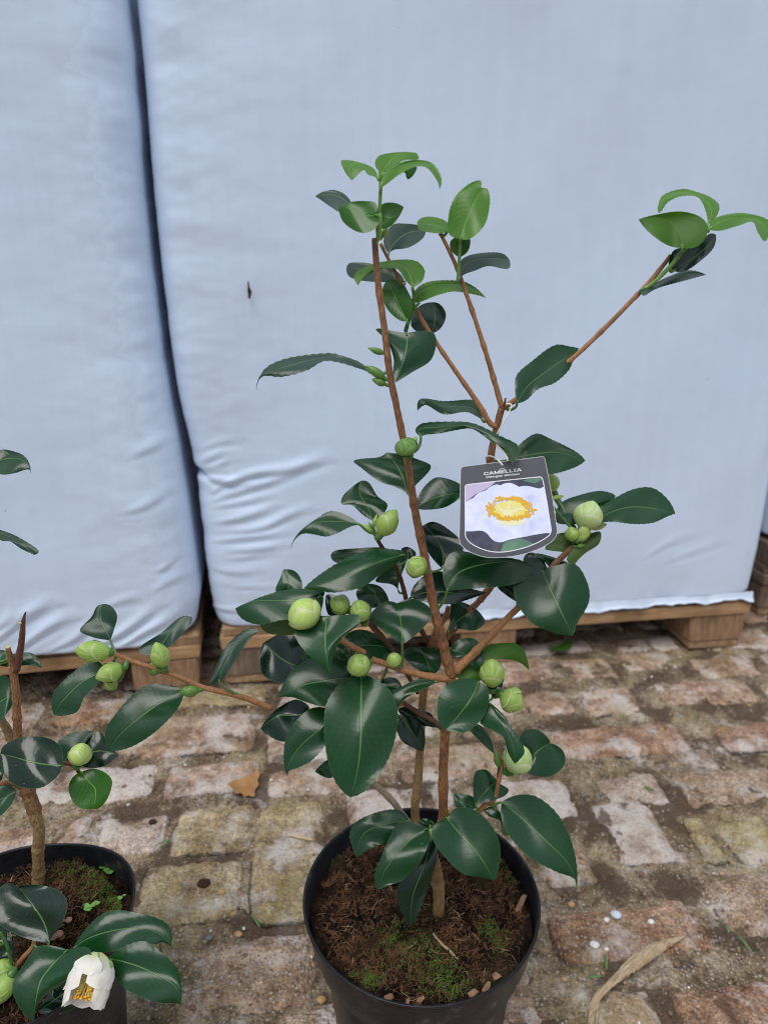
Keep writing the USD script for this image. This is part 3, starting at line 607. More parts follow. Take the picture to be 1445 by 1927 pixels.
def wrinkle_right(s, y, z):
    e = np.exp(-np.maximum(s + 0.055, 0) / 0.13) * np.clip((s + 0.055) / 0.03, 0.25, 1)
    w = 0.0085 * e * bump_noise(s, z, 9, 20, 6) + fold_height(CR_R, s, z)
    low = np.exp(-np.maximum(z - 0.14, 0) / 0.05)
    w = w + 0.012 * low * bump_noise(s, z, 20, 8, 12, 0.3)
    w = w - 0.010 * np.exp(-((z - 0.487 + 0.1 * (s + 0.03)) / 0.008) ** 2) * np.exp(-np.maximum(s + 0.03, 0) / 0.04)
    return w
def wrinkle_left(s, y, z):
    e = np.exp(-np.maximum(1.20 - s, 0) / 0.12) * np.clip((1.245 - s) / 0.05, 0.1, 1)
    low = np.exp(-np.maximum(z - 0.14, 0) / 0.06)
    return 0.0085 * e * bump_noise(s, z, 8, 18, 4) + 0.010 * low * bump_noise(s, z, 14, 12, 15, -0.85) + fold_height(CR_L, s, z)
big_bag('wide white film-wrapped bulk bag standing behind the tagged plant', RP_O, RP_A,
        [(0.13, -0.004), (0.159, -0.012), (0.237, -0.022), (0.368, -0.028), (0.47, -0.032), (0.481, -0.028), (0.495, -0.034), (0.535, -0.038), (0.65, -0.049), (0.897, -0.054), (1.093, -0.056), (1.284, -0.058), (1.55, -0.05)],
        [(0.13, 1.248), (0.25, 1.254), (0.354, 1.254), (0.43, 1.252), (0.9, 1.256), (1.55, 1.24)], wr=wrinkle_right)
big_bag('white film-wrapped bulk bag left of the dark gap', LP_O, LP_A,
        [(0.13, 0.01), (1.55, -0.02)],
        [(0.13, 1.200), (0.155, 1.232), (0.22, 1.246), (0.42, 1.240), (0.7, 1.222), (1.0, 1.217), (1.3, 1.218), (1.55, 1.215)], H0=0.132, front=-0.016, wr=wrinkle_left, radius=0.085)
big_bag('sliver of white bulk bag at the right picture edge', TP_O, RP_A, [(0.13, 0.01), (0.3, 0.0), (0.45, -0.015), (1.55, -0.02)], [(0.13, 1.2), (1.55, 1.2)], res=0.4, H0=0.215)

# loose hem of the film along the bottom of the middle bag
bag0 = stage.GetPrimAtPath('/World/bulk_bag')
n = 260
s = np.linspace(0.55, 1.238, n)
rag = meshkit.fbm(np.stack([s * 17, s * 0, s * 0], -1), 3, 2)
drop = 0.004 + 0.016 * np.clip(rag - 0.38, 0, 1) * 1.6
wav = 0.012 * (meshkit.fbm(np.stack([s * 34, s * 0 + 5, s * 0], -1), 3, 4) - 0.5)
rows = [np.stack([s, -0.004 + wav * k + 0.004 - 0.007 * k, 0.150 - drop * k - 0.010 * (k > 0)], -1) for k in (0.0, 0.3, 0.65, 1.0)]
obj('film_hem', (np.array(rows).reshape(-1, 3), grid_faces(4, n)), BAG, bag0, smooth=True)
# ------------------------------------------------------------------ pots with peat
RIM_Z, SOIL_Z = 0.2223, 0.203
def pot(cx, cy, R, label, sq=2.0, seed=0):
    t = thing('plant_pot', label, 'flower pot', None, None, (cx, cy, 0))
    n = 160
    th = np.linspace(0, 2 * np.pi, n, endpoint=False)
    rad = (np.abs(np.cos(th)) ** sq + np.abs(np.sin(th)) ** sq) ** (-1 / sq)
    rad = rad * (1 + 0.004 * np.sin(2 * th + seed))
    def lathe(prof):
        prof = np.array(prof)
        V = np.stack([prof[:, :1] * rad[None] * np.cos(th), prof[:, :1] * rad[None] * np.sin(th), np.repeat(prof[:, 1:], n, 1)], -1).reshape(-1, 3)
        return V, grid_faces(len(prof), n, True)[:, ::-1]
    k = R / 0.13
    body = [(0.085 * k, 0.0), (0.092 * k, 0.0005), (0.094 * k, 0.004), (0.1085 * k, 0.150), (0.112 * k, 0.168), (0.1195 * k, 0.1745), (0.1215 * k, 0.178)]
    rim = [(0.1215 * k, 0.178), (0.1228 * k, 0.181), (0.1272 * k, 0.2165), (0.1282 * k, 0.2188), (0.1298 * k, 0.2198), (0.1302 * k, 0.2212), (0.1298 * k, 0.2222), (0.1285 * k, 0.2225), (0.1272 * k, 0.2218), (0.1262 * k, 0.2195), (0.1235 * k, 0.190), (0.1170 * k, 0.160)]
    obj('pot_wall', lathe(body), POT, t, smooth=40)
    obj('pot_rim', lathe(rim), POT, t, smooth=60)
    return rad, k
def soil(cx, cy, R, sq, label, seed, moss_spots, lift=0.0):
    t_ = thing('potting_soil', label, 'soil', None, 'stuff', (cx, cy, 0))
    r = np.random.default_rng(seed)
    nr, na = 90, 300
    a = np.linspace(0, 2 * np.pi, na, endpoint=False)
    rad = (np.abs(np.cos(a)) ** sq + np.abs(np.sin(a)) ** sq) ** (-1 / sq)
    rr = np.linspace(0.0, 1, nr) * R * 0.945
    X, Y = rr[:, None] * rad * np.cos(a), rr[:, None] * rad * np.sin(a)
    def height(x, y):
        p = np.stack([x, y, 0 * x + seed], -1)
        q = np.sqrt(x * x + y * y) / R
        return SOIL_Z + lift + 0.022 * (meshkit.fbm(p * 34, 3, 1) - 0.5) + 0.026 * (meshkit.fbm(p * 95, 4, 2) - 0.5) + 0.007 * (meshkit.fbm(p * 420, 2, 4) - 0.5) - 0.006 * np.clip((q - 0.82) / 0.13, 0, 1) ** 1.5
    Z = height(X, Y); Z[-8:] = np.maximum(Z[-8:], SOIL_Z - 0.012)
    obj('peat_surface', (np.stack([X, Y, Z], -1).reshape(-1, 3), grid_faces(nr, na, True)), PEAT, t_, smooth=True)
    def places(n, spots, reach):
        b, q = r.uniform(0, 6.283, n), np.sqrt(r.uniform(0, 1, n)) * R * reach
        P = np.c_[q * np.cos(b), q * np.sin(b)]
        if spots is not None:
            k = r.integers(len(spots), size=n); S = np.array(spots)[k]
            P = S[:, :2] + r.normal(0, 1, (n, 2)) * S[:, 2:]
            P = P[np.hypot(*P.T) < R * 0.88]
        return P, height(P[:, 0], P[:, 1])
    def fibres(n, length, w, m, spots=None, up=0.3, name='peat_fibres'):
        P, zs = places(n, spots, 0.84)
        heading = 6.283 * 2 * meshkit.fbm(np.c_[P * 38, np.zeros(len(P)) + seed], 2)
        parts = []
        for (x, y), z0, hd in zip(P, zs, heading):
            b = hd + r.normal(0, 0.7); L = length * r.uniform(0.4, 1.5)
            d = np.array([math.cos(b), math.sin(b), abs(r.normal(0, up))]); d /= np.linalg.norm(d)
            side = np.array([-math.sin(b), math.cos(b), 0]) * r.normal(0, 0.3) * L
            c0 = np.array([x, y, z0])
            t = np.linspace(0, 1, 5)[:, None]
            C = c0 + d * L * t + side * (t * (1 - t) * 2) + np.array([0, 0, L * 0.4]) * (t * (1 - t)) - np.array([0, 0, 0.001 + L * 0.12 * (up < 0.5)]) * t
            parts.append(tube(C, np.array([1, 1, 0.9, 0.7, 0.3]) * w * r.uniform(0.6, 1.3), 3, cap=False))
        tag(obj(name, join(parts), m, t_), kind='stuff')
    fibres(2600, 0.0085, 0.00036, FIBRE)
    tufts, _ = places(150, None, 0.84)
    fibres(4200, 0.0075, 0.00038, FIBRE, [(x, y, r.uniform(.0025, .006)) for x, y in tufts], 0.75, 'peat_tufts')
    fibres(260, 0.012, 0.00028, FIBRE_PALE, name='dry_fibres')
    fibres(4200, 0.0042, 0.00045, MOSS, moss_spots, 1.1, 'moss')
    parts = []
    P, zs = places(1700, None, 0.90)
    for i, ((x, y), z0) in enumerate(zip(P, zs)):
        s = 0.0011 * math.exp(r.normal(0.1, 0.5)); v, f = pebble(s, i)
        v = v * (1.5, 0.8, 0.8)
        parts.append((v @ trimesh.transformations.random_rotation_matrix(r.uniform(size=3))[:3, :3].T + (x, y, z0 + s * 0.1), f))
    tag(obj('peat_crumbs', join(parts), CRUMB, t_, smooth=False), kind='stuff')
    return height
PC, PR = (0.04104, 0.6056), 0.13
LC, LR = (-0.3850, 0.5630), 0.1135
pot(*PC, PR, 'black plastic pot with moulded rim holding the tagged plant', 2.0)
pot(*LC, LR, 'black plastic pot cut by the left picture edge', 2.45, 1.0)
def rel(c, pts, z=SOIL_Z):
    return [(float(q[0] - c[0]), float(q[1] - c[1])) for q in at_z(pts, z)]
ms = [(*rel(PC, [(x, y)])[0], s) for x, y, s in ((780, 1790, .014), (815, 1830, .012), (740, 1770, .012), (965, 1620, .008), (975, 1650, .008), (850, 1850, .010), (690, 1840, .008), (930, 1760, .008))]
soil_h = soil(*PC, PR, 2.0, 'mossy brown peat filling the pot of the tagged plant', 11, ms)
ms = [(*rel(LC, [(x, y)])[0], s) for x, y, s in ((190, 1680, .012), (150, 1640, .015), (120, 1600, .014), (230, 1700, .008))]
soil_hl = soil(*LC, LR, 2.45, 'dark peat in the left pot with weeds sprouting', 23, ms)

def on_soil(p, c, h, extra=0.0):
    q = at_z([p], SOIL_Z)[0]
    z = float(h(np.array([q[0] - c[0]]), np.array([q[1] - c[1]]))[0])
    return at_z([p], z + extra)[0]

# ------------------------------------------------------------------ plant machinery
class Plant:
    def __init__(self, label, base, h=None):
        self.root = thing('camellia_plant', label, 'plant', None, None, base)
        self.off = np.array(base, float)
        self.pts = []                                             # samples of wood and stalks in space
    def branch(self, reg, pts, rad, Y, m, name='branch', sides=9, rough=0.16, n=None, world=None):
        """pts: pixels; rad: pixel radii at both ends (or a list); Y: distances (world y) at the points (list or two ends)."""
        q = px(reg, pts)
        Y = np.asarray(Y, float)
        if len(Y) != len(q):
            L = np.r_[0, np.cumsum(np.linalg.norm(np.diff(q, axis=0), axis=1))]
            Y = np.interp(L / L[-1], np.linspace(0, 1, len(Y)), Y)
        C0 = at_y(q, Y)
        L = np.linalg.norm(np.diff(C0, axis=0), axis=1).sum()
        n = n or max(8, int(L / 0.0022))
        C = catmull(C0, n)
        pp, zc = pixel(C)
        R = np.interp(np.linspace(0, 1, n), np.linspace(0, 1, len(rad)), np.array(rad, float)) * zc / FPX
        if rough > 0.1 and L > 0.05:
            rn = np.random.default_rng(len(self.pts) + 77); at = np.linspace(0, L, n)
            for c in np.arange(rn.uniform(.01, .03), L, .032):
                R = R * (1 + rn.uniform(.10, .24) * np.exp(-((at - c - rn.uniform(-.008, .008)) / .0028) ** 2))
        self.pts.append(C)
        o = obj(name, tube(C, R, sides, True, rough, len(self.pts)), m, self.root, smooth=True, off=self.off)
        return C
    def nearest(self, p):
        A = np.vstack(self.pts); pp, _ = pixel(A)
        d = np.hypot(*(pp - p).T)
        i = int(np.argmin(d))
        return A[i], d[i]
    def leaf(self, reg, Mid, A, B, m='d', el=40, az=0, dY=0.0, fold=0.10, arch=0.06, under=False, Y=None, pet=None, nv=57, seed=None, teeth=1.0):
        q = [catmull(px(reg, [Mid[0]] + list(s) + [Mid[-1]]), nv) for s in (A, B)]
        mid = catmull(px(reg, Mid), nv)
        base = mid[0]
        anchor, dist = self.nearest(base)
        if Y is None:
            Y = anchor[1] + dY
        P0 = at_y([base], Y)[0]
        e, a = math.radians(el), math.radians(az)
        nrm = np.array([math.sin(a) * math.cos(e), -math.cos(a) * math.cos(e), math.sin(e)])
        zc0 = (P0 - CAM) @ FWD
        t = np.linspace(0, 1, nv)
        plen = np.linalg.norm(np.diff(mid, axis=0), axis=1).sum()
        tooth = ((np.arange(nv) % 3) / 2.0 - 0.5) * np.where((t > 0.12) & (t < 0.97), 1, 0) * plen * 0.0055 * teeth
        for s in q:
            d = s - mid; L = np.linalg.norm(d, axis=1, keepdims=True)
            s += d / np.maximum(L, 1e-6) * tooth[:, None] * np.minimum(1, L / 6)
        nu = 7
        rows, us = [], []
        for side, s in ((-1, q[0]), (1, q[1])):
            for k in (range(nu, 0, -1) if side < 0 else range(0, nu + 1)):
                x = k / nu
                rows.append(mid + (s - mid) * x); us.append(side * x)
        us = np.array(us)
        G = np.stack(rows, 1)                                          # (nv, 2nu+1, 2)
        flat_ = G.reshape(-1, 2)
        X = on_plane(flat_, P0, nrm).reshape(nv, -1, 3)
        # guard against rays that nearly graze the plane
        zc = (X - CAM) @ FWD
        lim = plen / FPX * zc0 * 0.75
        zc = zc0 + lim * np.tanh((zc - zc0) / lim)
        half = np.maximum(np.linalg.norm(q[0] - mid, axis=1), np.linalg.norm(q[1] - mid, axis=1)) * zc0 / FPX
        true_half = np.maximum(half, 0.20 * plen * zc0 / FPX * np.sin(np.pi * np.clip(t, 0.02, 0.98)) ** 0.7)
        rs = np.random.default_rng(int(abs(base[0] * 31 + base[1] * 17)) if seed is None else seed)
        f2 = fold if np.ndim(fold) else (fold, fold)
        toward = np.where(us[None] < 0, f2[0], f2[1]) * np.abs(us[None]) ** 1.25 * true_half[:, None]
        toward = toward + arch * (plen * zc0 / FPX) * (4 * t * (1 - t))[:, None] * (1 - 0.25 * us[None] ** 2)
        # quilting between the side veins and a slow wave along the margins
        ph = rs.uniform(0, 6.28)
        toward = toward + 0.00011 * np.sin(58 * t[:, None] - 31 * np.abs(us[None]) + 2.5 * np.sin(5 * t[:, None] + ph)) * np.abs(us[None]) * (1 - np.abs(us[None]) * 0.5)
        toward = toward + 0.20 * true_half[:, None] * us[None] ** 2 * np.sin(7.5 * t[:, None] + ph + 2.2 * (us[None] > 0)) * 0.5
        toward = toward + 0.085 * true_half[:, None] * (np.sin(3.1 * t[:, None] * 2 + 2.4 * us[None] + ph))
        zc = zc - toward
        D = ray(flat_).reshape(nv, -1, 3)
        X = CAM + D * zc[..., None]
        uv = np.stack([np.repeat((us[None] + 1) / 2, nv, 0), np.repeat(t[:, None], len(us), 1)], -1).reshape(-1, 2)
        F = grid_faces(nv, len(us))
        g = flat_[F]
        area = 0.5 * ((g[:, 2, 0] - g[:, 0, 0]) * (g[:, 3, 1] - g[:, 1, 1]) - (g[:, 3, 0] - g[:, 1, 0]) * (g[:, 2, 1] - g[:, 0, 1])).sum()
        front = area < 0                                               # y runs down in the picture
        if front == under:
            F = F[:, ::-1]
        V = X.reshape(-1, 3); F = tris(F)
        # stalk from the nearest wood
        b3 = X[0].mean(0)
        if pet is not None:
            pq = px(reg, pet); YY = np.linspace(b3[1], self.nearest(pq[-1])[0][1], len(pq) + 1)[1:]
            C = catmull(np.vstack([X[2, nu], b3, at_y(pq, YY)]), 14); pr = 0.0014
        elif np.linalg.norm(anchor - b3) < 0.05:
            C = catmull(np.vstack([X[3, nu], b3, (b3 + anchor) / 2 - (0, 0, 0.002), anchor]), 12); pr = 0.0013
        else:
            C = None
        if C is not None:
            tv, tf = tube(C, np.linspace(0.7, 1.15, len(C)) * pr, 7, False)
            F = np.vstack([F, tf + len(V)]); V = np.vstack([V, tv]); uv = np.vstack([uv, np.tile([[0.5, 0.05]], (len(tv), 1))])
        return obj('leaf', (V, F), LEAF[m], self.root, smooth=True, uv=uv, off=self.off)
    def bud(self, reg, base, tip, hw, m='g', tow=0.3, dY=0.0, Y=None, nscale=6, pointed=0.55, stalk=True, name='flower_bud', reach=1.0):
        b, tp = px(reg, [base, tip]); hwp = hw / REG[reg][2]
        anchor, dist = self.nearest(b)
        if Y is None: Y = anchor[1] + dY
        P0 = at_y([b], Y)[0]; zc0 = (P0 - CAM) @ FWD
        r3 = hwp * zc0 / FPX
        ax = (RIGHT * (tp[0] - b[0]) - UP * (tp[1] - b[1])) * zc0 / FPX
        L = np.linalg.norm(ax); ax = ax - FWD * L * tow
        H = np.linalg.norm(ax); w = ax / H
        u = np.cross(w, FWD); u /= np.linalg.norm(u); v = np.cross(w, u)
        def prof(t): return r3 * np.sin(np.pi * np.clip(t, 0, 1) ** (1.08 - 0.28 * pointed)) ** (0.62 + 0.2 * pointed)
        th = np.linspace(0, 2 * np.pi, 28, endpoint=False); tt = (1 - np.cos(np.linspace(0, np.pi, 20))) / 2
        def surf(T, PH, k): return P0 + (w * (T * H)[..., None]) + (prof(T) * k)[..., None] * (np.cos(PH)[..., None] * u + np.sin(PH)[..., None] * v)
        T, PH = np.meshgrid(tt, th, indexing='ij')
        core = surf(T, PH, 0.965 + 0 * T).reshape(-1, 3)
        o = obj(name, (core, grid_faces(20, 28, True)), BUD[m], self.root, smooth=True, uv=np.stack([PH / 6.283, T * 0.6], -1).reshape(-1, 2), off=self.off)
        rs = np.random.default_rng(int(b[0] * 7 + b[1] * 3))
        ph0 = rs.uniform(0, 6.28)
        for i in range(nscale):
            top = (0.34 + 0.64 * (i / max(1, nscale - 1)) ** 0.8) * rs.uniform(0.94, 1.02) * reach
            top = min(top, 0.985)
            c = ph0 + i * 2.4 + rs.normal(0, 0.15); spread = 1.25 - 0.25 * i / nscale
            k = 1.052 - 0.011 * i
            nt, nph = 14, 15
            sx = np.linspace(-1, 1, nph); ty = np.linspace(0, 1, nt)
            edge = top * (1 - 0.42 * np.abs(sx) ** 2.2)
            Tm = ty[:, None] * edge[None]; Pm = c + sx[None] * spread * (1 - 0.12 * ty[:, None]) + 0 * Tm
            lift = k + 0.05 * ty[:, None] ** 6 * (1 - i / nscale) - 0.03 * np.abs(sx[None]) ** 3 + 0 * Tm
            S = surf(Tm, Pm, lift).reshape(-1, 3)
            uv = np.stack([np.repeat((sx[None] + 1) / 2, nt, 0), np.maximum(np.repeat(ty[:, None], nph, 1), np.repeat(np.abs(sx[None]) ** 4 * 0.9, nt, 0))], -1).reshape(-1, 2)
            obj('bud_scale', (S, grid_faces(nt, nph)), BUD[m], o, smooth=True, uv=uv, off=self.off)
        if stalk and 0.001 < np.linalg.norm(anchor - P0) < 0.06:
            C = catmull(np.vstack([P0 + w * H * 0.06, P0 - w * 0.002, anchor]), 8)
            obj('bud_stalk', tube(C, np.linspace(0.45 * r3, 0.0016, 8), 8, False), STEM_DKGREEN, o, smooth=True, off=self.off)
        return o
    def leaf_bud(self, reg, base, tip, hw, m='d', dY=0.0):
        return self.bud(reg, base, tip, hw, m, 0.1, dY, nscale=3, pointed=1.0, stalk=True, name='leaf_bud', reach=0.95)
# ------------------------------------------------------------------ the tagged camellia
root0 = on_soil((825, 1728), PC, soil_h)
p = Plant('tall camellia with many buds and a picture tag, in the middle pot', (root0[0], root0[1], SOIL_Z))
Yb = root0[1]
p.branch('P', [(824, 1738), (826, 1690), (822, 1645), (812, 1608), (806, 1580)], (11.5, 10.5, 11, 12), [Yb, Yb + .004], BARK_TAN, 'stem')
p.branch('P', [(808, 1592), (826, 1560), (834, 1530), (834, 1450), (838, 1375), (846, 1310), (850, 1268)], (10, 9.2, 8.8, 9.5), [Yb + .004, .60, .60], BARK_BROWN, 'stem')
p.branch('P', [(806, 1590), (785, 1565), (781, 1520), (786, 1470), (791, 1400), (797, 1300), (812, 1235), (820, 1208)], (8.6, 8.2, 8.2, 7.6, 7), [Yb + .004, .625, .635], BARK_TAN, 'stem')
p.branch('P', [(800, 1580), (765, 1545), (738, 1508), (700, 1472), (672, 1450)], (7, 6, 5.5), [Yb + .004, .625, .64], BARK_PALE)
p.branch('P', [(850, 1272), (838, 1230), (816, 1140), (797, 1040), (780, 955), (765, 860), (745, 760), (733, 700), (722, 610), (711, 530), (705, 448)], (10.5, 9.3, 8.4, 7.6, 6.6, 6.4, 6.0), [.60, .598, .60, .61], BARK_BROWN)
p.branch('P', [(703, 462), (712, 440), (714, 400), (716, 350), (715, 322)], (3.6, 4.0, 3.6, 3.2), [.609, .605], STEM_GREEN, 'shoot', rough=0.02)
p.branch('A', [(757, 530), (757, 470), (760, 430), (762, 392)], (4, 7.5, 5), [.606, .605], STEM_GREEN, 'shoot', rough=0.02)
# junction arms
p.branch('F', [(575, 600), (590, 565), (680, 480), (770, 388), (880, 270), (1000, 150)], (9, 7.5, 6.5, 6), [.60, .612], BARK_TWIG)
p.branch('D', [(465, 1100), (545, 990), (630, 890), (700, 820), (780, 750), (790, 735)], (5.5, 5.5, 6), [.612, .622], BARK_BROWN)
p.branch('F', [(560, 632), (520, 640), (440, 635), (320, 612), (190, 575), (90, 540), (0, 510)], (8, 7, 6, 6), [.60, .592, .588], BARK_TWIG)
p.branch('E', [(1108, 540), (1020, 495), (940, 450), (860, 400), (780, 330)], (6, 5.5, 4.5), [.588, .582], BARK_TWIG)
# left reaching branch and its twig
p.branch('F', [(470, 975), (430, 935), (330, 880), (210, 802)], (5, 4.5), [.60, .612], BARK_DARK)
p.branch('P', [(758, 1322), (720, 1340), (650, 1357), (580, 1350), (521, 1335)], (4.5, 5), [.612, .607], BARK_TWIG)
p.branch('H', [(1475, 674), (1290, 605), (1100, 560), (985, 510), (870, 465), (740, 425), (640, 385), (622, 372)], (5.5, 5.2, 4.6, 4), [.607, .59, .575], BARK_TWIG)
# node behind the stem and what leaves it
p.branch('F', [(440, 430), (410, 405), (385, 392)], (9, 12, 8), [.632, .634], BARK_BROWN, rough=0.35)
p.branch('F', [(395, 400), (345, 330), (230, 100)], (5, 4.5), [.634, .63], BARK_DARK)
p.branch('P', [(764, 1128), (752, 1085), (735, 1050), (721, 1034), (705, 1004)], (4.5, 4, 3.8), [.63, .615], BARK_DARK)
p.branch('F', [(415, 400), (440, 310), (500, 220), (520, 150)], (7, 5), [.632, .64], BARK_BROWN)
p.branch('F', [(420, 405), (530, 335), (640, 215), (690, 155)], (6, 5), [.632, .645], BARK_BROWN)
p.branch('P', [(880, 1150), (912, 1118), (930, 1080), (926, 980), (920, 900), (925, 850), (934, 806), (944, 768)], (5.5, 6.5, 7, 6.5), [.645, .64, .632], BARK_BROWN)
p.branch('P', [(944, 768), (938, 744), (910, 650), (880, 560), (858, 500), (828, 438)], (5.5, 4.5, 4, 3.4), [.632, .638, .64], BARK_TWIG)
p.branch('P', [(934, 800), (921, 795), (900, 760), (860, 702), (821, 645), (785, 587), (748, 520), (716, 458)], (5.5, 4.5, 4, 3.2), [.632, .64, .645], BARK_TWIG)
p.branch('P', [(944, 768), (970, 752), (1020, 712), (1082, 670), (1205, 548), (1262, 480)], (5.5, 4.5, 4.5, 4), [.632, .636, .64], BARK_TWIG)
p.branch('P', [(948, 765), (950, 756), (951, 749)], (2.5, 1.5), [.628, .626], BARK_DARK, 'twig_stub')
p.branch('E', [(1120, 320), (1180, 390), (1230, 440), (1265, 485)], (4, 4), [.596, .605], BARK_DARK)
p.branch('F', [(0, 270), (60, 340), (140, 450), (205, 560), (265, 655), (310, 740)], (4, 4, 4), [.60, .62], BARK_DARK)
p.branch('P', [(843, 1530), (870, 1528), (893, 1532), (915, 1513), (932, 1500), (938, 1470), (945, 1435), (939, 1440)], (5, 5, 4.6, 4), [.60, .592, .60], BARK_TWIG)
p.branch('F', [(850, 1370), (860, 1310), (865, 1240)], (4, 3.6), [.598, .598], BARK_DARK)
p.branch('F', [(570, 610), (640, 655), (720, 690), (790, 720), (830, 745)], (4, 3.2, 3), [.60, .598], STEM_DKGREEN, 'shoot', rough=0.05)
# young shoots
p.branch('A', [(898, 1010), (912, 960), (940, 880), (935, 780)], (4.2, 3.6, 2.6), [.636, .632], STEM_DKGREEN, 'shoot', rough=0.03)
p.branch('A', [(925, 930), (945, 890), (972, 858)], (3, 2.6), [.634, .632], STEM_DKGREEN, 'shoot', rough=0.03)
p.branch('A', [(1172, 742), (1176, 680), (1180, 600), (1184, 522)], (3.4, 2.8, 2.6), [.637, .632], STEM_GREEN, 'shoot', rough=0.03)
p.branch('B', [(800, 615), (850, 582), (925, 512), (985, 440), (1040, 380), (1135, 300)], (4.2, 4, 3), [.638, .632], STEM_GREEN, 'shoot', rough=0.03)

L = p.leaf
# --- crown of the leading shoot
L('A', [(625, 365), (540, 300), (425, 302)], [(590, 300), (530, 270), (470, 277)], [(565, 388), (505, 357), (460, 325)], 'g', 55, -20, .025)
L('A', [(770, 190), (830, 150), (900, 150), (910, 215)], [(800, 150), (860, 125), (930, 130), (957, 150), (940, 190)], [(810, 168), (870, 172), (895, 180), (900, 200)], 'y', 30, 20, .012)
L('A', [(778, 190), (800, 140), (850, 90), (955, 75)], [(742, 150), (740, 115), (770, 85), (880, 70)], [(800, 170), (850, 132), (900, 112), (964, 108)], 'n', 45, 10, .004)
L('A', [(755, 208), (700, 160), (645, 128), (605, 150), (618, 220)], [(725, 152), (640, 120), (575, 111), (558, 120), (585, 180)], [(735, 200), (700, 188), (680, 165), (650, 188)], 'n', 50, -15, .0, arch=.1)
L('A', [(770, 255), (790, 200), (860, 145), (950, 118), (1030, 150), (1075, 265)], [(790, 180), (870, 125), (960, 111), (1040, 130), (1085, 205)], [(797, 240), (860, 192), (950, 148), (1010, 155), (1062, 220)], 'n', 48, 10, -.010, arch=.1)
L('A', [(765, 402), (830, 412), (888, 358)], [(775, 345), (832, 335)], [(775, 472), (822, 458), (862, 412)], 'y', 30, 15, .004)
L('A', [(750, 402), (680, 398), (610, 368), (553, 355)], [(742, 338), (690, 327), (615, 331)], [(752, 455), (700, 492), (640, 486), (575, 440), (552, 390)], 'y', 30, -15, -.006, fold=(.1, -.25))
L('A', [(810, 602), (845, 540), (920, 490), (1003, 490)], [(783, 530), (830, 452), (900, 445), (985, 460)], [(840, 582), (910, 572), (980, 530)], 'g', 45, 15, .018)
L('A', [(895, 752), (780, 700), (650, 680), (588, 688)], [(845, 690), (720, 655), (640, 648), (600, 655)], [(830, 752), (700, 748), (612, 728)], 'g', 50, 0, .012)
L('A', [(935, 778), (905, 690), (850, 655), (730, 680), (650, 770)], [(985, 745), (997, 685), (945, 638), (830, 637), (700, 665), (631, 712)], [(900, 745), (850, 682), (750, 690), (680, 728)], 'n', 50, 0, -.008, arch=.1)
L('A', [(908, 957), (868, 880), (830, 800), (803, 743)], [(860, 948), (800, 890), (774, 820), (782, 770)], [(932, 905), (922, 825), (870, 752), (830, 736)], 'y', 30, -25, -.010, fold=.45)
L('A', [(935, 857), (980, 800), (1080, 765), (1200, 770), (1318, 834)], [(944, 800), (1000, 755), (1100, 741), (1220, 755)], [(970, 857), (1060, 822), (1150, 801), (1250, 815)], 'n', 55, 10, -.006, arch=.1)
L('A', [(1035, 1022), (1052, 940), (1030, 857)], [(960, 1012), (925, 970), (958, 888)], [(1088, 985), (1109, 920), (1078, 868)], 'g', 35, 10, .020)
L('A', [(900, 1018), (905, 1080), (880, 1180), (845, 1278)], [(850, 1010), (742, 996), (800, 1060), (835, 1150), (832, 1230)], [(980, 1008), (1040, 1015), (1059, 1062), (1030, 1160), (930, 1225)], 'd', 38, 5, -.025, fold=-.2, arch=.05)
L('A', [(722, 1229), (600, 1158), (480, 1145), (250, 1200), (140, 1247), (119, 1322)], [(660, 1172), (560, 1135), (490, 1123), (300, 1145), (180, 1190), (130, 1255)], [(650, 1203), (550, 1173), (470, 1166), (380, 1215), (250, 1248), (150, 1246)], 'g', 62, 0, .0, arch=.08)
p.leaf_bud('A', (788, 1126), (698, 1096), 17, 'd'); p.leaf_bud('A', (792, 1256), (690, 1190), 24, 'd'); p.leaf_bud('A', (797, 1288), (720, 1260), 20, 'd')
p.leaf_bud('A', (775, 515), (806, 468), 17, 'g', .01)
# --- second shoot and right shoots
L('A', [(1185, 522), (1165, 380), (1210, 270), (1290, 218)], [(1124, 430), (1148, 320), (1220, 243)], [(1225, 350), (1262, 290), (1293, 252)], 'n', 30, 0, .008)
L('A', [(1120, 482), (1050, 455), (958, 440)], [(1112, 435), (1040, 409), (983, 415)], [(1090, 496), (1020, 491), (970, 476)], 'n', 55, 0, .0)
L('A', [(1180, 622), (1178, 570), (1175, 515)], [(1140, 592), (1129, 555), (1140, 528)], [(1222, 592), (1237, 548), (1232, 525)], 'y', 25, 0, .006, fold=.4)
L('A', [(1185, 524), (1215, 430), (1260, 330), (1302, 258)], [(1126, 500), (1119, 430), (1152, 330), (1222, 262)], [(1240, 522), (1312, 450), (1338, 345), (1332, 275)], 'n', 25, 0, -.006, under=False, arch=.04)
L('A', [(1178, 737), (1210, 660), (1300, 628), (1443, 640)], [(1168, 670), (1210, 620), (1300, 598), (1400, 600)], [(1205, 712), (1260, 692), (1330, 668), (1432, 682)], 'g', 58, 10, -.004, arch=.08)
L('B', [(1130, 282), (1150, 205), (1100, 140), (1000, 112), (905, 150), (879, 222)], [(1177, 240), (1193, 182), (1150, 140), (1080, 112), (1000, 96), (900, 130), (874, 190)], [(1125, 222), (1085, 142), (1000, 134), (930, 162), (892, 212)], 'n', 55, 0, .008, arch=.1)
L('B', [(955, 520), (1030, 470), (1110, 410), (1175, 333)], [(930, 482), (960, 412), (1060, 390), (1140, 330)], [(1010, 524), (1090, 474), (1162, 402)], 'k', 30, 10, .002, fold=.35)
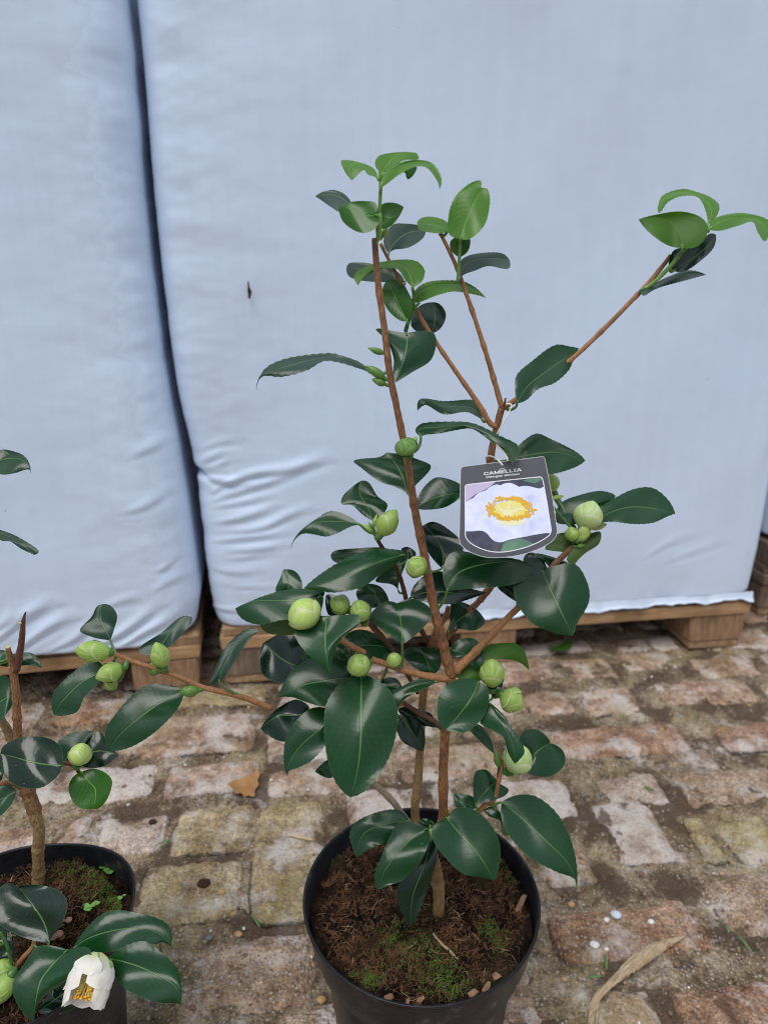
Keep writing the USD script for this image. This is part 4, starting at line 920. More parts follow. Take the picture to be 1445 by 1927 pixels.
L('B', [(1138, 307), (1220, 255), (1320, 245), (1400, 264), (1445, 345)], [(1160, 255), (1240, 226), (1340, 223), (1448, 262)], [(1200, 312), (1290, 287), (1365, 268), (1392, 322), (1425, 367)], 'n', 50, 10, -.004, arch=.1)
L('B', [(1000, 402), (990, 340), (930, 262), (774, 254)], [(1085, 390), (1134, 315), (1105, 248), (1000, 213), (870, 228)], [(930, 390), (860, 347), (810, 302)], 'n', 22, -5, -.010, under=True, arch=-.03)
L('B', [(785, 622), (900, 577), (1020, 537), (1124, 541)], [(830, 600), (930, 550), (1030, 517)], [(800, 650), (850, 622), (900, 602), (1020, 570)], 'g', 62, 0, -.004)
L('B', [(145, 1207), (200, 1120), (300, 1040), (430, 950), (465, 922)], [(134, 1130), (144, 1060), (220, 990), (340, 906), (430, 914)], [(192, 1192), (260, 1132), (340, 1102), (410, 1040), (442, 975)], 'd', 42, 10, -.03, pet=[(140, 1225), (112, 1242), (92, 1235)])
# --- middle tier
L('C', [(1410, 147), (1350, 80), (1200, 70), (1080, 42), (1057, 97)], [(1385, 50), (1340, 34), (1200, 42), (1090, 27), (1060, 42)], [(1380, 127), (1320, 102), (1200, 114), (1105, 64), (1076, 76)], 'd', 62, 0, .0, arch=.08)
L('D', [(-81, 178), (-98, 140), (0, 128), (150, 118), (300, 190), (415, 327)], [(-112, 142), (-75, 106), (50, 96), (200, 104), (350, 173), (452, 235)], [(-55, 168), (20, 161), (120, 141), (200, 137), (300, 203), (390, 252), (405, 292)], 'd', 60, 5, .0, arch=.08, Y=.605, pet=[(-90, 230), (-125, 262)])
L('D', [(398, 302), (520, 275), (650, 262), (813, 309)], [(435, 240), (540, 162), (625, 190), (765, 262)], [(470, 345), (600, 384), (740, 352)], 'd', 48, 0, .004, arch=.05)
L('C', [(1050, 620), (1150, 570), (1250, 545), (1312, 545)], [(1060, 560), (1110, 490), (1170, 456), (1285, 492)], [(1090, 634), (1200, 622), (1275, 580)], 'd', 45, 0, .012)
L('C', [(1000, 542), (962, 425), (908, 342), (888, 322)], [(930, 508), (850, 480), (745, 402), (708, 368), (765, 354), (848, 346)], [(1050, 497), (1130, 400), (1055, 358), (960, 330)], 'd', 48, 0, .014, fold=-.08)
L('C', [(815, 694), (785, 620), (740, 540), (750, 476)], [(760, 662), (700, 610), (643, 602), (650, 560), (700, 510)], [(866, 662), (893, 605), (840, 560), (792, 486)], 'd', 45, -5, .010)
L('C', [(742, 715), (640, 698), (500, 705), (405, 770), (369, 850)], [(700, 680), (640, 650), (580, 641), (510, 680), (420, 748), (380, 805)], [(690, 727), (620, 762), (560, 780), (500, 770), (440, 764), (392, 795)], 'd', 50, -10, -.004)
p.leaf_bud('C', (815, 752), (738, 712), 17, 'g'); p.leaf_bud('C', (820, 726), (835, 658), 14, 'g'); p.leaf_bud('C', (815, 738), (790, 700), 10, 'd')
p.bud('C', (848, 775), (942, 632), 57, 'g', .2, -.006, nscale=7, pointed=0.7)
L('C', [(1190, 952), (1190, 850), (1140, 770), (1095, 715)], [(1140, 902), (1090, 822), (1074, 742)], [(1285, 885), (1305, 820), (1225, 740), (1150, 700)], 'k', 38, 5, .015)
L('C', [(900, 850), (740, 872), (584, 886)], [(850, 838), (720, 844), (610, 856)], [(840, 882), (720, 932), (615, 922)], 'd', 50, 0, .012)
L('C', [(1000, 905), (1012, 860), (1045, 862)], [(968, 850), (1002, 836)], [(1035, 892), (1048, 880)], 'k', 40, 0, .012)
L('C', [(955, 1083), (940, 1000), (935, 930), (985, 880)], [(920, 1042), (828, 1022), (878, 960), (920, 900)], [(955, 1030), (985, 950), (1002, 890)], 'd', 35, 0, .006)
L('C', [(988, 880), (860, 912), (700, 982), (438, 1060)], [(985, 862), (940, 850), (820, 850), (680, 893), (540, 975)], [(960, 912), (860, 982), (760, 1052), (620, 1084), (515, 1076)], 'd', 52, 0, -.015, fold=-.2, arch=.1)
p.bud('C', (1085, 965), (1012, 915), 60, 'g', .9, -.012, nscale=7, pointed=.25)
p.bud('C', (1010, 330), (978, 262), 60, 'd', 1.0, -.016, nscale=6, pointed=.25)
p.leaf_bud('C', (1030, 280), (1050, 232), 16, 'g')
L('C', [(350, 1092), (355, 1020), (345, 958)], [(285, 1075), (312, 1000), (325, 963)], [(427, 1062), (422, 1010), (390, 968)], 'd', 35, -10, .03, Y=.60)
L('C', [(540, 1112), (350, 1128), (180, 1130), (66, 1170)], [(545, 1076), (440, 1062), (280, 1082), (150, 1130)], [(490, 1232), (330, 1232), (200, 1259), (108, 1232)], 'd', 52, -8, .0, Y=.588, fold=-.1)
L('C', [(198, 1256), (300, 1282), (402, 1292)], [(270, 1232), (350, 1228)], [(238, 1305), (320, 1316), (386, 1313)], 'm', 30, 0, .0, Y=.592, under=True)
L('E', [(1150, 232), (1180, 150), (1130, 68)], [(1080, 202), (1048, 130), (1083, 74)], [(1242, 216), (1270, 180), (1220, 93)], 'd', 38, 10, .03, Y=.612)
L('E', [(1000, 265), (900, 222), (842, 150)], [(965, 180), (880, 138)], [(930, 288), (858, 275)], 'k', 35, 0, .02, Y=.608)
p.bud('E', (752, 345), (650, 182), 118, 'l', .55, 0, Y=.572, nscale=6, pointed=.2, reach=1.0)
p.bud('E', (1000, 245), (880, 165), 68, 'g', .4, 0, Y=.59, nscale=6, pointed=.4)
p.bud('E', (1100, 322), (1055, 172), 72, 'g', .5, 0, Y=.583, nscale=7, pointed=.3)
L('D', [(578, 912), (620, 1000), (670, 1110), (715, 1200), (745, 1263)], [(470, 935), (424, 980), (435, 1070), (520, 1190), (645, 1246)], [(650, 880), (760, 873), (827, 980), (832, 1080), (775, 1185)], 'd', 40, 10, -.012, fold=-.12, arch=.07, pet=[(430, 1040), (433, 1080), (445, 1120)][::1] if False else None)
L('D', [(60, 1022), (110, 930), (220, 880), (400, 860), (547, 916)], [(37, 920), (64, 830), (120, 799), (260, 825), (460, 850)], [(110, 1012), (250, 1002), (400, 987), (512, 947)], 'd', 45, 0, -.02, arch=.06, Y=.592, pet=[(45, 1070), (22, 1102), (0, 1125)])
L('C', [(1020, 1112), (1140, 1078), (1280, 1090), (1437, 1082)], [(1035, 1050), (1110, 983), (1200, 973), (1320, 1050)], [(1100, 1136), (1230, 1148), (1350, 1117)], 'k', 48, 0, .01, Y=.622)
L('D', [(440, 1072), (400, 1020), (335, 998)], [(452, 1000), (400, 958)], [(422, 1068), (358, 1022)], 'k', 40, 0, .006)
L('D', [(612, 907), (572, 860), (525, 808)], [(560, 922), (478, 862), (488, 820)], [(600, 880), (575, 835)], 'k', 40, 0, .012)
L('D', [(620, 902), (640, 862), (545, 812)], [(610, 880), (570, 840)], [(680, 898), (722, 868), (620, 828)], 'd', 42, 10, .014)
L('D', [(772, 742), (700, 762), (594, 792)], [(740, 702), (660, 708), (610, 750)], [(740, 803), (660, 803)], 'm', 35, 0, .012, under=True)
L('D', [(850, 702), (790, 782), (752, 878)], [(800, 720), (740, 792), (712, 848)], [(897, 700), (886, 762), (810, 815)], 'm', 30, 15, .008, under=True)
L('D', [(900, 560), (780, 570), (648, 625)], [(977, 502), (900, 473), (780, 496), (680, 540)], [(880, 642), (760, 654), (672, 652)], 'd', 50, 0, .025, Y=.645)
L('D', [(838, 657), (950, 590), (1080, 560), (1302, 597)], [(858, 600), (960, 520), (1080, 462), (1180, 457), (1262, 520)], [(950, 642), (1080, 654), (1180, 647), (1262, 612)], 'd', 50, 5, -.006, arch=.06)
p.bud('D', (802, 690), (845, 528), 79, 'p', .25, .002, nscale=6, pointed=.35)
p.bud('D', (790, 742), (812, 640), 30, 'l', .3, -.004, nscale=4, pointed=.5)
p.bud('D', (752, 748), (722, 668), 40, 'g', .4, .0, nscale=5, pointed=.5)
p.bud('D', (825, 668), (922, 655), 26, 'p', .3, .012, nscale=3, pointed=.6)
p.bud('D', (640, 478), (612, 380), 42, 'l', .4, .0, nscale=4, pointed=.4, Y=.655)
p.leaf_bud('D', (775, 745), (842, 688), 22, 'g', -.006); p.leaf_bud('D', (760, 775), (812, 768), 14, 'd', -.004); p.leaf_bud('D', (620, 518), (698, 500), 13, 'g', .01)
# --- the dense lower tier
L('E', [(960, 540), (1080, 490), (1200, 490), (1292, 512)], [(965, 432), (1060, 378), (1170, 405), (1250, 463)], [(1040, 563), (1130, 583), (1232, 578)], 'd', 48, 5, .02)
L('E', [(1020, 562), (950, 540), (895, 520)], [(980, 488), (915, 478)], [(990, 593), (930, 585)], 'd', 45, 0, .015)
L('E', [(690, 642), (560, 590), (460, 510), (412, 475)], [(690, 530), (625, 420), (550, 400), (465, 440)], [(640, 682), (540, 743), (420, 692), (396, 600)], 'k', 40, -10, .016, Y=.604)
L('E', [(720, 600), (700, 560), (690, 520)], [(690, 590), (680, 540)], [(760, 590), (740, 540)], 'd', 40, 0, .016, Y=.604)
L('E', [(1012, 706), (850, 725), (680, 760), (517, 840)], [(1010, 612), (900, 553), (730, 578), (620, 650), (558, 740)], [(930, 832), (840, 902), (720, 877), (618, 842)], 'd', 45, -8, .004, arch=.05, Y=.590)
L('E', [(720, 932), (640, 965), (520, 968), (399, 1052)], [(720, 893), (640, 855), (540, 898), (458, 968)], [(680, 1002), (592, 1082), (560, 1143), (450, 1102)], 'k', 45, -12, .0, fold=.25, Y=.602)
L('E', [(900, 1332), (840, 1320), (768, 1343)], [(880, 1268), (840, 1273)], [(880, 1388), (820, 1378)], 'd', 40, 0, .0, Y=.612)
L('E', [(842, 912), (820, 1030), (680, 1160), (590, 1290), (586, 1378)], [(740, 918), (640, 998), (573, 1110), (554, 1240), (565, 1335)], [(840, 1000), (837, 1160), (750, 1267), (660, 1317), (592, 1342)], 'd', 40, -12, .0, arch=.06, Y=.594)
L('E', [(115, 732), (150, 620), (240, 480), (402, 387)], [(54, 752), (48, 760), (110, 598), (180, 473), (300, 376)], [(160, 692), (212, 605), (282, 500), (345, 422)], 'g', 42, -15, -.004, pet=[(150, 770), (200, 800), (242, 822)])
L('F', [(60, 662), (130, 690), (212, 722)], [(110, 632), (172, 647)], [(80, 722), (140, 748)], 'd', 42, 0, .006, Y=.602)
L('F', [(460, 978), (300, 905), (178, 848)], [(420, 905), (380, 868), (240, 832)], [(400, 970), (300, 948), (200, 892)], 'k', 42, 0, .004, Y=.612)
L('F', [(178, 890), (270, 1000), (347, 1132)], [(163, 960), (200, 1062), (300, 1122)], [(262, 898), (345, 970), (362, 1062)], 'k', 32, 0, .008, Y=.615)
L('F', [(445, 662), (330, 675), (220, 740), (172, 850)], [(330, 638), (250, 668), (145, 738), (140, 780)], [(390, 692), (290, 740), (215, 787)], 'd', 48, 0, -.006, Y=.592)
L('E', [(1085, 683), (1083, 850), (1080, 1100), (1060, 1320), (1008, 1520)], [(1000, 702), (900, 788), (842, 900), (829, 1050), (850, 1250), (910, 1420)], [(1180, 718), (1282, 800), (1332, 940), (1312, 1130), (1242, 1310), (1120, 1467)], 'm', 42, -6, -.006, fold=-.14, arch=.07, Y=.578, nv=69)
p.bud('E', (1090, 672), (1042, 545), 79, 'g', .8, 0, Y=.572, nscale=8, pointed=.25)
p.bud('E', (1330, 615), (1280, 542), 51, 'g', .8, 0, Y=.583, nscale=6, pointed=.2)
L('E', [(855, 288), (838, 400), (842, 520), (870, 684)], [(760, 280), (672, 268), (632, 360), (650, 460), (745, 572)], [(950, 281), (1067, 280), (1070, 340), (962, 430), (905, 530)], 'm', 40, -8, -.004, Y=.568, fold=-.1, arch=.06)
L('F', [(205, 402), (200, 290), (187, 200), (170, 128)], [(150, 377), (60, 307), (-17, 225), (15, 170), (90, 116)], [(240, 387), (340, 302), (414, 200), (372, 140), (280, 98)], 'd', 46, 0, .0, Y=.584, fold=.12, pet=[(206, 460), (203, 530), (186, 575)])
L('F', [(400, 612), (372, 520), (332, 440), (300, 430)], [(330, 592), (240, 522), (213, 470), (250, 430)], [(452, 582), (472, 500), (440, 443)], 'd', 42, 0, .006, Y=.612)
L('F', [(510, 320), (600, 232), (680, 192), (767, 240)], [(533, 232), (538, 128), (590, 113), (700, 163)], [(590, 302), (690, 314), (757, 275)], 'd', 45, 5, .006, Y=.628)
L('F', [(528, 435), (620, 470), (700, 520), (747, 572)], [(590, 376), (680, 365), (737, 410), (762, 520)], [(550, 482), (640, 522), (700, 572)], 'd', 45, 0, .015, Y=.615)
L('F', [(690, 507), (800, 452), (950, 447), (1069, 587)], [(750, 425), (850, 401), (1000, 414)], [(760, 518), (880, 507), (990, 527)], 'y', 30, 10, .006, under=True)
L('F', [(600, 602), (680, 592), (742, 652)], [(640, 528), (712, 543)], [(620, 652), (690, 668)], 'y', 30, 0, .004, under=True)
p.bud('F', (815, 700), (805, 494), 84, 'g', .35, 0, Y=.590, nscale=7, pointed=.2)
p.bud('F', (872, 742), (1015, 815), 88, 'g', .4, 0, Y=.592, nscale=7, pointed=.3)
p.leaf_bud('F', (800, 720), (838, 690), 22, 'd'); p.leaf_bud('F', (810, 730), (880, 760), 34, 'd', .002)
L('F', [(885, 700), (850, 660), (885, 632)], [(840, 690), (860, 650)], [(890, 680), (892, 650)], 'd', 40, 0, .012)
L('F', [(725, 660), (682, 760), (620, 850), (500, 992)], [(640, 638), (538, 662), (458, 750), (443, 880), (465, 960)], [(787, 710), (793, 800), (742, 920), (640, 1002), (558, 1006)], 'm', 40, 5, -.018, fold=.05, arch=.05, Y=.578)
# --- lower right spray
L('F', [(658, 990), (740, 1022), (790, 1080), (828, 1150)], [(720, 951), (790, 1020), (819, 1090)], [(710, 1042), (780, 1112)], 'd', 42, 5, .006)
L('F', [(1060, 1202), (1130, 1130), (1211, 1078)], [(998, 1080), (1030, 998), (1120, 986), (1192, 1040)], [(1050, 1278), (1190, 1310), (1302, 1240), (1302, 1140)], 'd', 42, 10, .01)
p.bud('F', (935, 1262), (1030, 1085), 100, 'p', .45, -.002, nscale=6, pointed=.25)
p.leaf_bud('F', (868, 1248), (832, 1118), 26, 'd')
L('F', [(790, 797), (850, 900), (940, 1050), (970, 1220)], [(828, 825), (912, 910), (1002, 1050), (1037, 1140), (1000, 1195)], [(745, 902), (738, 947), (830, 1000), (895, 1040), (925, 1145)], 'd', 48, 0, -.03, Y=.578, arch=.08)
L('G', [(878, 252), (930, 182), (988, 132)], [(867, 180), (878, 90), (928, 75), (968, 110)], [(950, 232), (1022, 206), (1043, 175), (1002, 146)], 'd', 38, 8, -.006)
L('G', [(885, 262), (820, 240), (773, 198)], [(870, 213), (800, 193)], [(860, 272), (788, 264)], 'd', 42, 0, .004)
L('G', [(918, 275), (960, 300), (1008, 327)], [(960, 261), (1002, 290)], [(940, 302), (980, 320)], 'd', 42, 0, .002)
L('G', [(1005, 330), (1020, 370), (1052, 392)], [(1030, 340), (1052, 365)], [(1006, 372), (1020, 402)], 'm', 42, 0, .004, under=True)
L('G', [(1008, 238), (1100, 310), (1230, 430), (1340, 545), (1379, 672)], [(1012, 332), (1060, 422), (1150, 512), (1280, 582), (1368, 617)], [(1080, 203), (1172, 206), (1272, 280), (1342, 400), (1379, 540)], 'd', 45, 8, -.004, arch=.06, pet=[(980, 245), (945, 250)])
# --- leaves over the pot
L('G', [(660, 332), (640, 340), (598, 325)], [(650, 322), (620, 318)], [(650, 350), (615, 345)], 'd', 45, 0, .0)
L('G', [(552, 332), (450, 342), (330, 390), (294, 512)], [(500, 276), (400, 284), (288, 335), (256, 400), (274, 472)], [(512, 372), (430, 437), (350, 472)], 'd', 46, -12, .0, arch=.08, Y=.592)
L('G', [(668, 405), (622, 560), (570, 700), (560, 858)], [(612, 500), (520, 610), (488, 690), (520, 790)], [(692, 480), (667, 600), (622, 720), (590, 802)], 'k', 28, 0, .0, Y=.578)
L('G', [(642, 367), (550, 430), (440, 560), (398, 676)], [(580, 338), (500, 336), (450, 420), (408, 520), (381, 600)], [(652, 430), (602, 530), (520, 622), (440, 652)], 'd', 44, -8, .0, Y=.570, fold=.06, arch=.06)
L('G', [(737, 314), (800, 390), (890, 490), (972, 626)], [(664, 370), (678, 440), (740, 522), (820, 592), (905, 608)], [(790, 264), (882, 278), (962, 358), (1000, 450), (997, 545)], 'd', 44, 8, .0, Y=.566, fold=.05, arch=.06)
p.leaf_bud('G', (655, 362), (678, 442), 15, 'g', -.012)
p.bud('H', (612, 372), (413, 352), 58, 'g', .1, 0, nscale=6, pointed=.3)
p.bud('H', (640, 515), (570, 555), 42, 'g', .3, .004, nscale=4, pointed=.3)
p.bud('H', (672, 448), (540, 500), 54, 'g', .35, -.004, nscale=6, pointed=.4)
p.bud('H', (880, 470), (818, 432), 42, 'd', .4, .004, nscale=4, pointed=.4)
p.bud('H', (893, 455), (858, 308), 50, 'g', .25, -.002, nscale=6, pointed=.45)
p.bud('H', (1085, 572), (984, 582), 34, 'd', .2, -.002, nscale=4, pointed=.7)
p.leaf_bud('H', (905, 470), (915, 430), 10, 'g')
L('H', [(600, 304), (570, 240), (545, 180), (558, 107)], [(500, 286), (434, 250), (498, 175), (525, 122)], [(622, 240), (637, 170), (605, 118)], 'g', 38, 0, .004, pet=[(612, 340), (628, 372)])
L('H', [(575, 470), (450, 530), (350, 622), (292, 708)], [(510, 413), (400, 476), (300, 573), (279, 640)], [(540, 533), (460, 612), (420, 692), (335, 716)], 'd', 45, -10, .004)
L('H', [(862, 377), (905, 290), (960, 230), (1044, 178)], [(778, 380), (757, 345), (880, 260), (980, 178)], [(900, 352), (962, 300), (1035, 215)], 'g', 48, -5, .014)
L('H', [(1000, 577), (880, 640), (740, 740), (640, 830), (598, 903)], [(930, 550), (800, 546), (700, 620), (610, 730), (571, 800), (578, 872)], [(985, 642), (930, 722), (820, 822), (720, 882), (638, 906)], 'd', 45, -8, -.002, arch=.06)

# ------------------------------------------------------------------ the left camellia
root1 = on_soil((70, 1664), LC, soil_hl)
q = Plant('low camellia with cut stems and one white flower at the left edge', (root1[0], root1[1], SOIL_Z))
Yl = root1[1]
q.branch('I', [(260, 530), (262, 420), (258, 300), (265, 190), (262, 130), (240, 60), (215, -20), (170, -110)], (11.5, 10.5, 11, 10.5, 11), [Yl, Yl - .005, Yl], BARK_TAN, 'stem')
q.branch('H', [(214, 1330), (196, 1260), (172, 1180), (140, 1080), (105, 960), (98, 840), (92, 700), (88, 600), (76, 500), (70, 440)], (9.5, 12.5, 12.5, 11, 9, 8, 7.5, 7.2, 7), [Yl, Yl + .004], BARK_BROWN)
q.branch('H', [(72, 460), (58, 400), (42, 342)], (6.5, 4.5), [Yl + .004, Yl], BARK_BROWN)
q.branch('H', [(84, 470), (98, 425), (118, 300), (127, 200), (140, 150)], (7.5, 6.5, 5.5, 1.2), [Yl + .004, Yl + .004], BARK_DARK)
q.branch('H', [(42, 343), (41.5, 339)], (4.6, 4.6), [Yl, Yl], CUT, 'cut_end', rough=0.0)
q.branch('H', [(110, 213), (109.5, 208)], (3.0, 3.0), [Yl + .002, Yl + .002], CUT, 'cut_end', rough=0.0)
q.branch('H', [(150, 1090), (60, 840), (20, 760), (-60, 640)], (9, 8, 7), [Yl, Yl + .02], BARK_TAN)
q.branch('H', [(140, 1120), (60, 1080), (0, 1092), (-60, 1130)], (5, 4), [Yl, Yl - .01], BARK_BROWN)
q.branch('H', [(160, 1110), (240, 1010), (330, 975), (400, 985), (428, 1022)], (5, 4, 3.5), [Yl, Yl - .012, Yl - .015], BARK_BROWN)
q.branch('I', [(250, 560), (245, 760), (225, 940), (150, 1030), (85, 1105), (40, 1190)], (4, 4.5, 4), [Yl, .53, .505], BARK_TWIG)
q.branch('I', [(232, 935), (300, 985), (420, 1010), (560, 1015), (640, 1010)], (2.2, 1.8), [.513, .505, .494], STEM_DKGREEN, 'shoot', rough=.05)
q.branch('I', [(85, 1100), (60, 980), (0, 850)], (3, 2.5), [.51, .51], STEM_DKGREEN, 'shoot', rough=.05)
l2 = q.leaf
l2('K', [(-60, 530), (40, 490), (130, 500), (176, 578)], [(0, 443), (90, 453), (152, 490)], [(0, 579), (80, 574), (160, 552)], 'd', 52, 0, 0, Y=.60)
l2('K', [(-60, 880), (60, 938), (150, 990), (195, 1037)], [(0, 893), (100, 933), (217, 1010)], [(0, 952), (60, 962), (120, 1002)], 'g', 55, 0, 0, Y=.60)
l2('H', [(-30, 430), (100, 408), (229, 456)], [(50, 384), (172, 374)], [(60, 452), (150, 439)], 'd', 50, 0, .012)
l2('H', [(-40, 420), (10, 390), (48, 370)], [(-10, 360), (20, 358)], [(0, 440), (40, 400)], 'm', 45, 0, .01)
l2('H', [(-90, 700), (0, 640), (79, 590)], [(-40, 520), (0, 497), (45, 508)], [(-40, 760), (5, 742), (70, 650)], 'm', 42, 10, -.02)
l2('H', [(338, 987), (200, 972), (80, 940), (2, 920)], [(332, 890), (262, 836), (130, 830), (30, 870)], [(300, 1057), (210, 1110), (80, 1092), (8, 1010)], 'k', 48, 5, -.02, Y=.60, arch=.04)
l2('H', [(-100, 1010), (-30, 1010), (12, 1060)], [(-60, 960), (5, 990)], [(-70, 1060), (-20, 1080)], 'k', 45, 0, -.01)
l2('H', [(335, 977), (400, 900), (508, 803)], [(312, 860), (390, 808), (460, 795)], [(390, 962), (450, 882)], 'g', 50, 0, .008)
l2('H', [(428, 982), (510, 910), (646, 932)], [(460, 868), (540, 801), (592, 870)], [(500, 1000), (572, 987), (622, 952)], 'k', 50, 5, .012)
q.bud('H', (420, 980), (465, 857), 60, 'l', .25, -.008, nscale=6, pointed=.45)
l2('H', [(442, 1022), (480, 1070), (520, 1120), (502, 1222)], [(395, 1050), (372, 1110), (400, 1190), (450, 1220)], [(530, 1006), (607, 1060), (592, 1150), (547, 1212)], 'y', 35, 0, -.004)
l2('H', [(-80, 1190), (0, 1170), (90, 1130)], [(-30, 1095), (50, 1091)], [(-20, 1267), (52, 1210)], 'm', 45, 0, -.008)
l2('I', [(-70, 850), (20, 900), (92, 1002)], [(0, 788), (80, 870)], [(-30, 962), (40, 1002)], 'k', 50, 0, 0, Y=.53)
l2('I', [(-70, 960), (20, 990), (60, 1030)], [(0, 930), (50, 950)], [(-30, 1010), (20, 1030)], 'k', 50, 0, 0, Y=.52)
l2('I', [(332, 927), (302, 790), (212, 650), (120, 543)], [(230, 907), (80, 852), (-20, 770), (-30, 600), (40, 518)], [(352, 882), (422, 790), (457, 652), (402, 568), (250, 527)], 'k', 52, -5, 0, Y=.512, fold=.15)
l2('I', [(498, 970), (620, 880), (850, 825), (1040, 840), (1162, 948)], [(528, 900), (640, 768), (750, 702), (900, 713), (1130, 788)], [(620, 987), (760, 982), (920, 932), (1060, 932), (1100, 917)], 'd', 55, 5, 0, Y=.505, fold=.06)
l2('I', [(460, 970), (350, 1080), (270, 1200), (233, 1452)], [(360, 943), (250, 950), (168, 1060), (88, 1190), (108, 1320), (188, 1432)], [(602, 958), (607, 1060), (500, 1152), (362, 1242), (262, 1332)], 'd', 50, -5, 0, Y=.485, fold=.05, arch=.05)
l2('I', [(480, 1238), (380, 1302), (258, 1392)], [(440, 1180), (330, 1268)], [(512, 1352), (380, 1412)], 'k', 50, 0, 0, Y=.492)
l2('I', [(733, 1035), (850, 1050), (1030, 1120), (1200, 1230), (1222, 1368)], [(760, 998), (880, 930), (990, 913), (1100, 990), (1200, 1090), (1234, 1220)], [(780, 1142), (850, 1232), (980, 1302), (1100, 1332), (1215, 1337)], 'd', 52, 8, 0, Y=.488, fold=.08, arch=.05)
q.bud('I', (45, 1150), (20, 1020), 62, 'g', .2, 0, Y=.507, nscale=5, pointed=.5)
q.bud('I', (85, 1125), (-20, 1320), 72, 'g', .2, 0, Y=.498, nscale=6, pointed=.6)

# the white flower: overlapping petals in a nodding bell, calyx and stamens
fl = px('I', [(664, 985), (622, 1372)]); fb = at_y([fl[0]], .482)[0]; zf = (fb - CAM) @ FWD
ax = (RIGHT * (fl[1, 0] - fl[0, 0]) - UP * (fl[1, 1] - fl[0, 1])) * zf / FPX
Hf = np.linalg.norm(ax); ax = ax / Hf; ax = ax * 0.86 - FWD * 0.56; ax /= np.linalg.norm(ax); Hf *= 0.84
fu = np.cross(ax, FWD); fu /= np.linalg.norm(fu); fv = np.cross(ax, fu)
flower = None
def petal(c, spread, length, k, rmax, seed, curl=0.0):
    nt, ns = 20, 17
    t = np.linspace(0, 1, nt)[:, None]; s = np.linspace(-1, 1, ns)[None]
    r = rmax * (0.20 + 0.80 * np.sin(np.pi * np.minimum(0.56, t * 0.66)) ** 0.8) * k
    wob = meshkit.fbm(np.stack([s * 2 + 0 * t, t * 2 + 0 * s, 0 * t * s + seed], -1), 3, seed) - 0.5
    tl = t * (1 - 0.16 * np.abs(s) ** 2.5 - 0.05 * np.exp(-(s / 0.15) ** 2) * (t > .9))
    ph = c + s * spread * (0.45 + 0.55 * np.minimum(1, t * 1.6))
    rr = r * (1 + 0.22 * wob * t + curl * np.maximum(t - 0.75, 0) ** 2 * 8)
    X = fb + (tl * length)[..., None] * ax + (rr)[..., None] * (np.cos(ph)[..., None] * fu + np.sin(ph)[..., None] * fv)
    uv = np.stack([np.repeat((s + 1) / 2, nt, 0), np.repeat(t, ns, 1)], -1).reshape(-1, 2)
    return X.reshape(-1, 3), grid_faces(nt, ns), uv
flower = UsdGeom.Xform.Define(stage, str(q.root.GetPath()) + '/flower').GetPrim()
# angle that faces the camera
front = math.atan2(-FWD @ fv, -FWD @ fu)
for i, (dphi, sp, ln, k, cu) in enumerate([(math.pi, 1.15, 1.0, .97, .02), (math.pi - 1.55, 1.05, .99, 1.0, .03), (math.pi + 1.55, 1.05, .97, .99, .0), (1.1, .95, .70, 1.04, .02), (-1.05, .95, .62, 1.03, .02), (0.1, .75, .40, 1.03, -.03)]):
    v, f, uv = petal(front + dphi, sp, Hf * ln, k, Hf * .435, i + 3, cu)
    obj('petal', (v, f), PETAL, flower, smooth=True, uv=uv, off=q.off)
cal = [petal(front + a, .8, Hf * .30, 1.12, Hf * .33, 40 + i) for i, a in enumerate((0.2, 2.2, 4.2))]
for v, f, uv in cal:
    obj('sepal', (v, f), BUD['l'], flower, smooth=True, uv=uv * (1, 0.8), off=q.off)
rs = np.random.default_rng(4); fil, ant = [], []
for i in range(70):
    a, rr = rs.uniform(0, 6.28), Hf * .24 * math.sqrt(rs.uniform(.05, 1)); top = Hf * rs.uniform(.56, .82)
    e = fb + ax * top + rr * (math.cos(a) * fu + math.sin(a) * fv)
    fil.append(tube(catmull(np.array([fb + ax * Hf * .12, fb + ax * top * .6 + rr * .45 * (math.cos(a) * fu + math.sin(a) * fv), e]), 5), .0004, 4, False))
    v, f = pebble(.0016, i); ant.append((v + e, f))
tag(obj('filaments', join(fil), FILAMENT, flower, off=q.off), kind='stuff'); tag(obj('anthers', join(ant), ANTHER, flower, smooth=True, off=q.off), kind='stuff')
# ------------------------------------------------------------------ picture tag
tagt = thing('plant_label', 'grey hanging picture card printed with a white flower', 'plant tag', None, None, (0, 0, 0))
TP0 = at_y([px('J', [(690, 700)])[0]], .578)[0]
te, ta = math.radians(24), math.radians(4)
TN = np.array([math.sin(ta) * math.cos(te), -math.cos(ta) * math.cos(te), math.sin(te)])
def on_card(xy, h=0.0):
    return on_plane(px('J', xy), TP0, TN) + TN * np.asarray(h).reshape(-1, 1)
def card_poly(pts, smooth_r=0):
    g = Polygon(pts)
    return g.buffer(smooth_r).buffer(-2 * smooth_r).buffer(smooth_r) if smooth_r else g
def plate(name, g, lo, hi, m, label=None):
    ms = [trimesh.creation.extrude_polygon(x, 1.0, engine='earcut') for x in getattr(g, 'geoms', [g]) if x.area > 1]
    mm = trimesh.util.concatenate(ms); v = np.array(mm.vertices)
    V = on_card(v[:, :2], np.where(v[:, 2] > .5, hi, lo))
    return tag(obj(name, (V, mm.faces), m, tagt), label)
outer = card_poly(np.vstack([catmull([(143, 1045), (147, 600), (160, 250), (175, 231), (205, 224)], 12)[:1], [(143, 1045), (150, 640), (158, 252), (178, 230), (205, 224), (640, 170), (1078, 114), (1102, 118), (1116, 140), (1205, 600), (1256, 955), (1248, 1005)],
        catmull([(1225, 1050), (1150, 1110), (1020, 1175), (820, 1236), (600, 1264), (430, 1255), (290, 1210), (200, 1155), (152, 1095)], 40)]), 6)
hole = Point(628, 205).buffer(13)
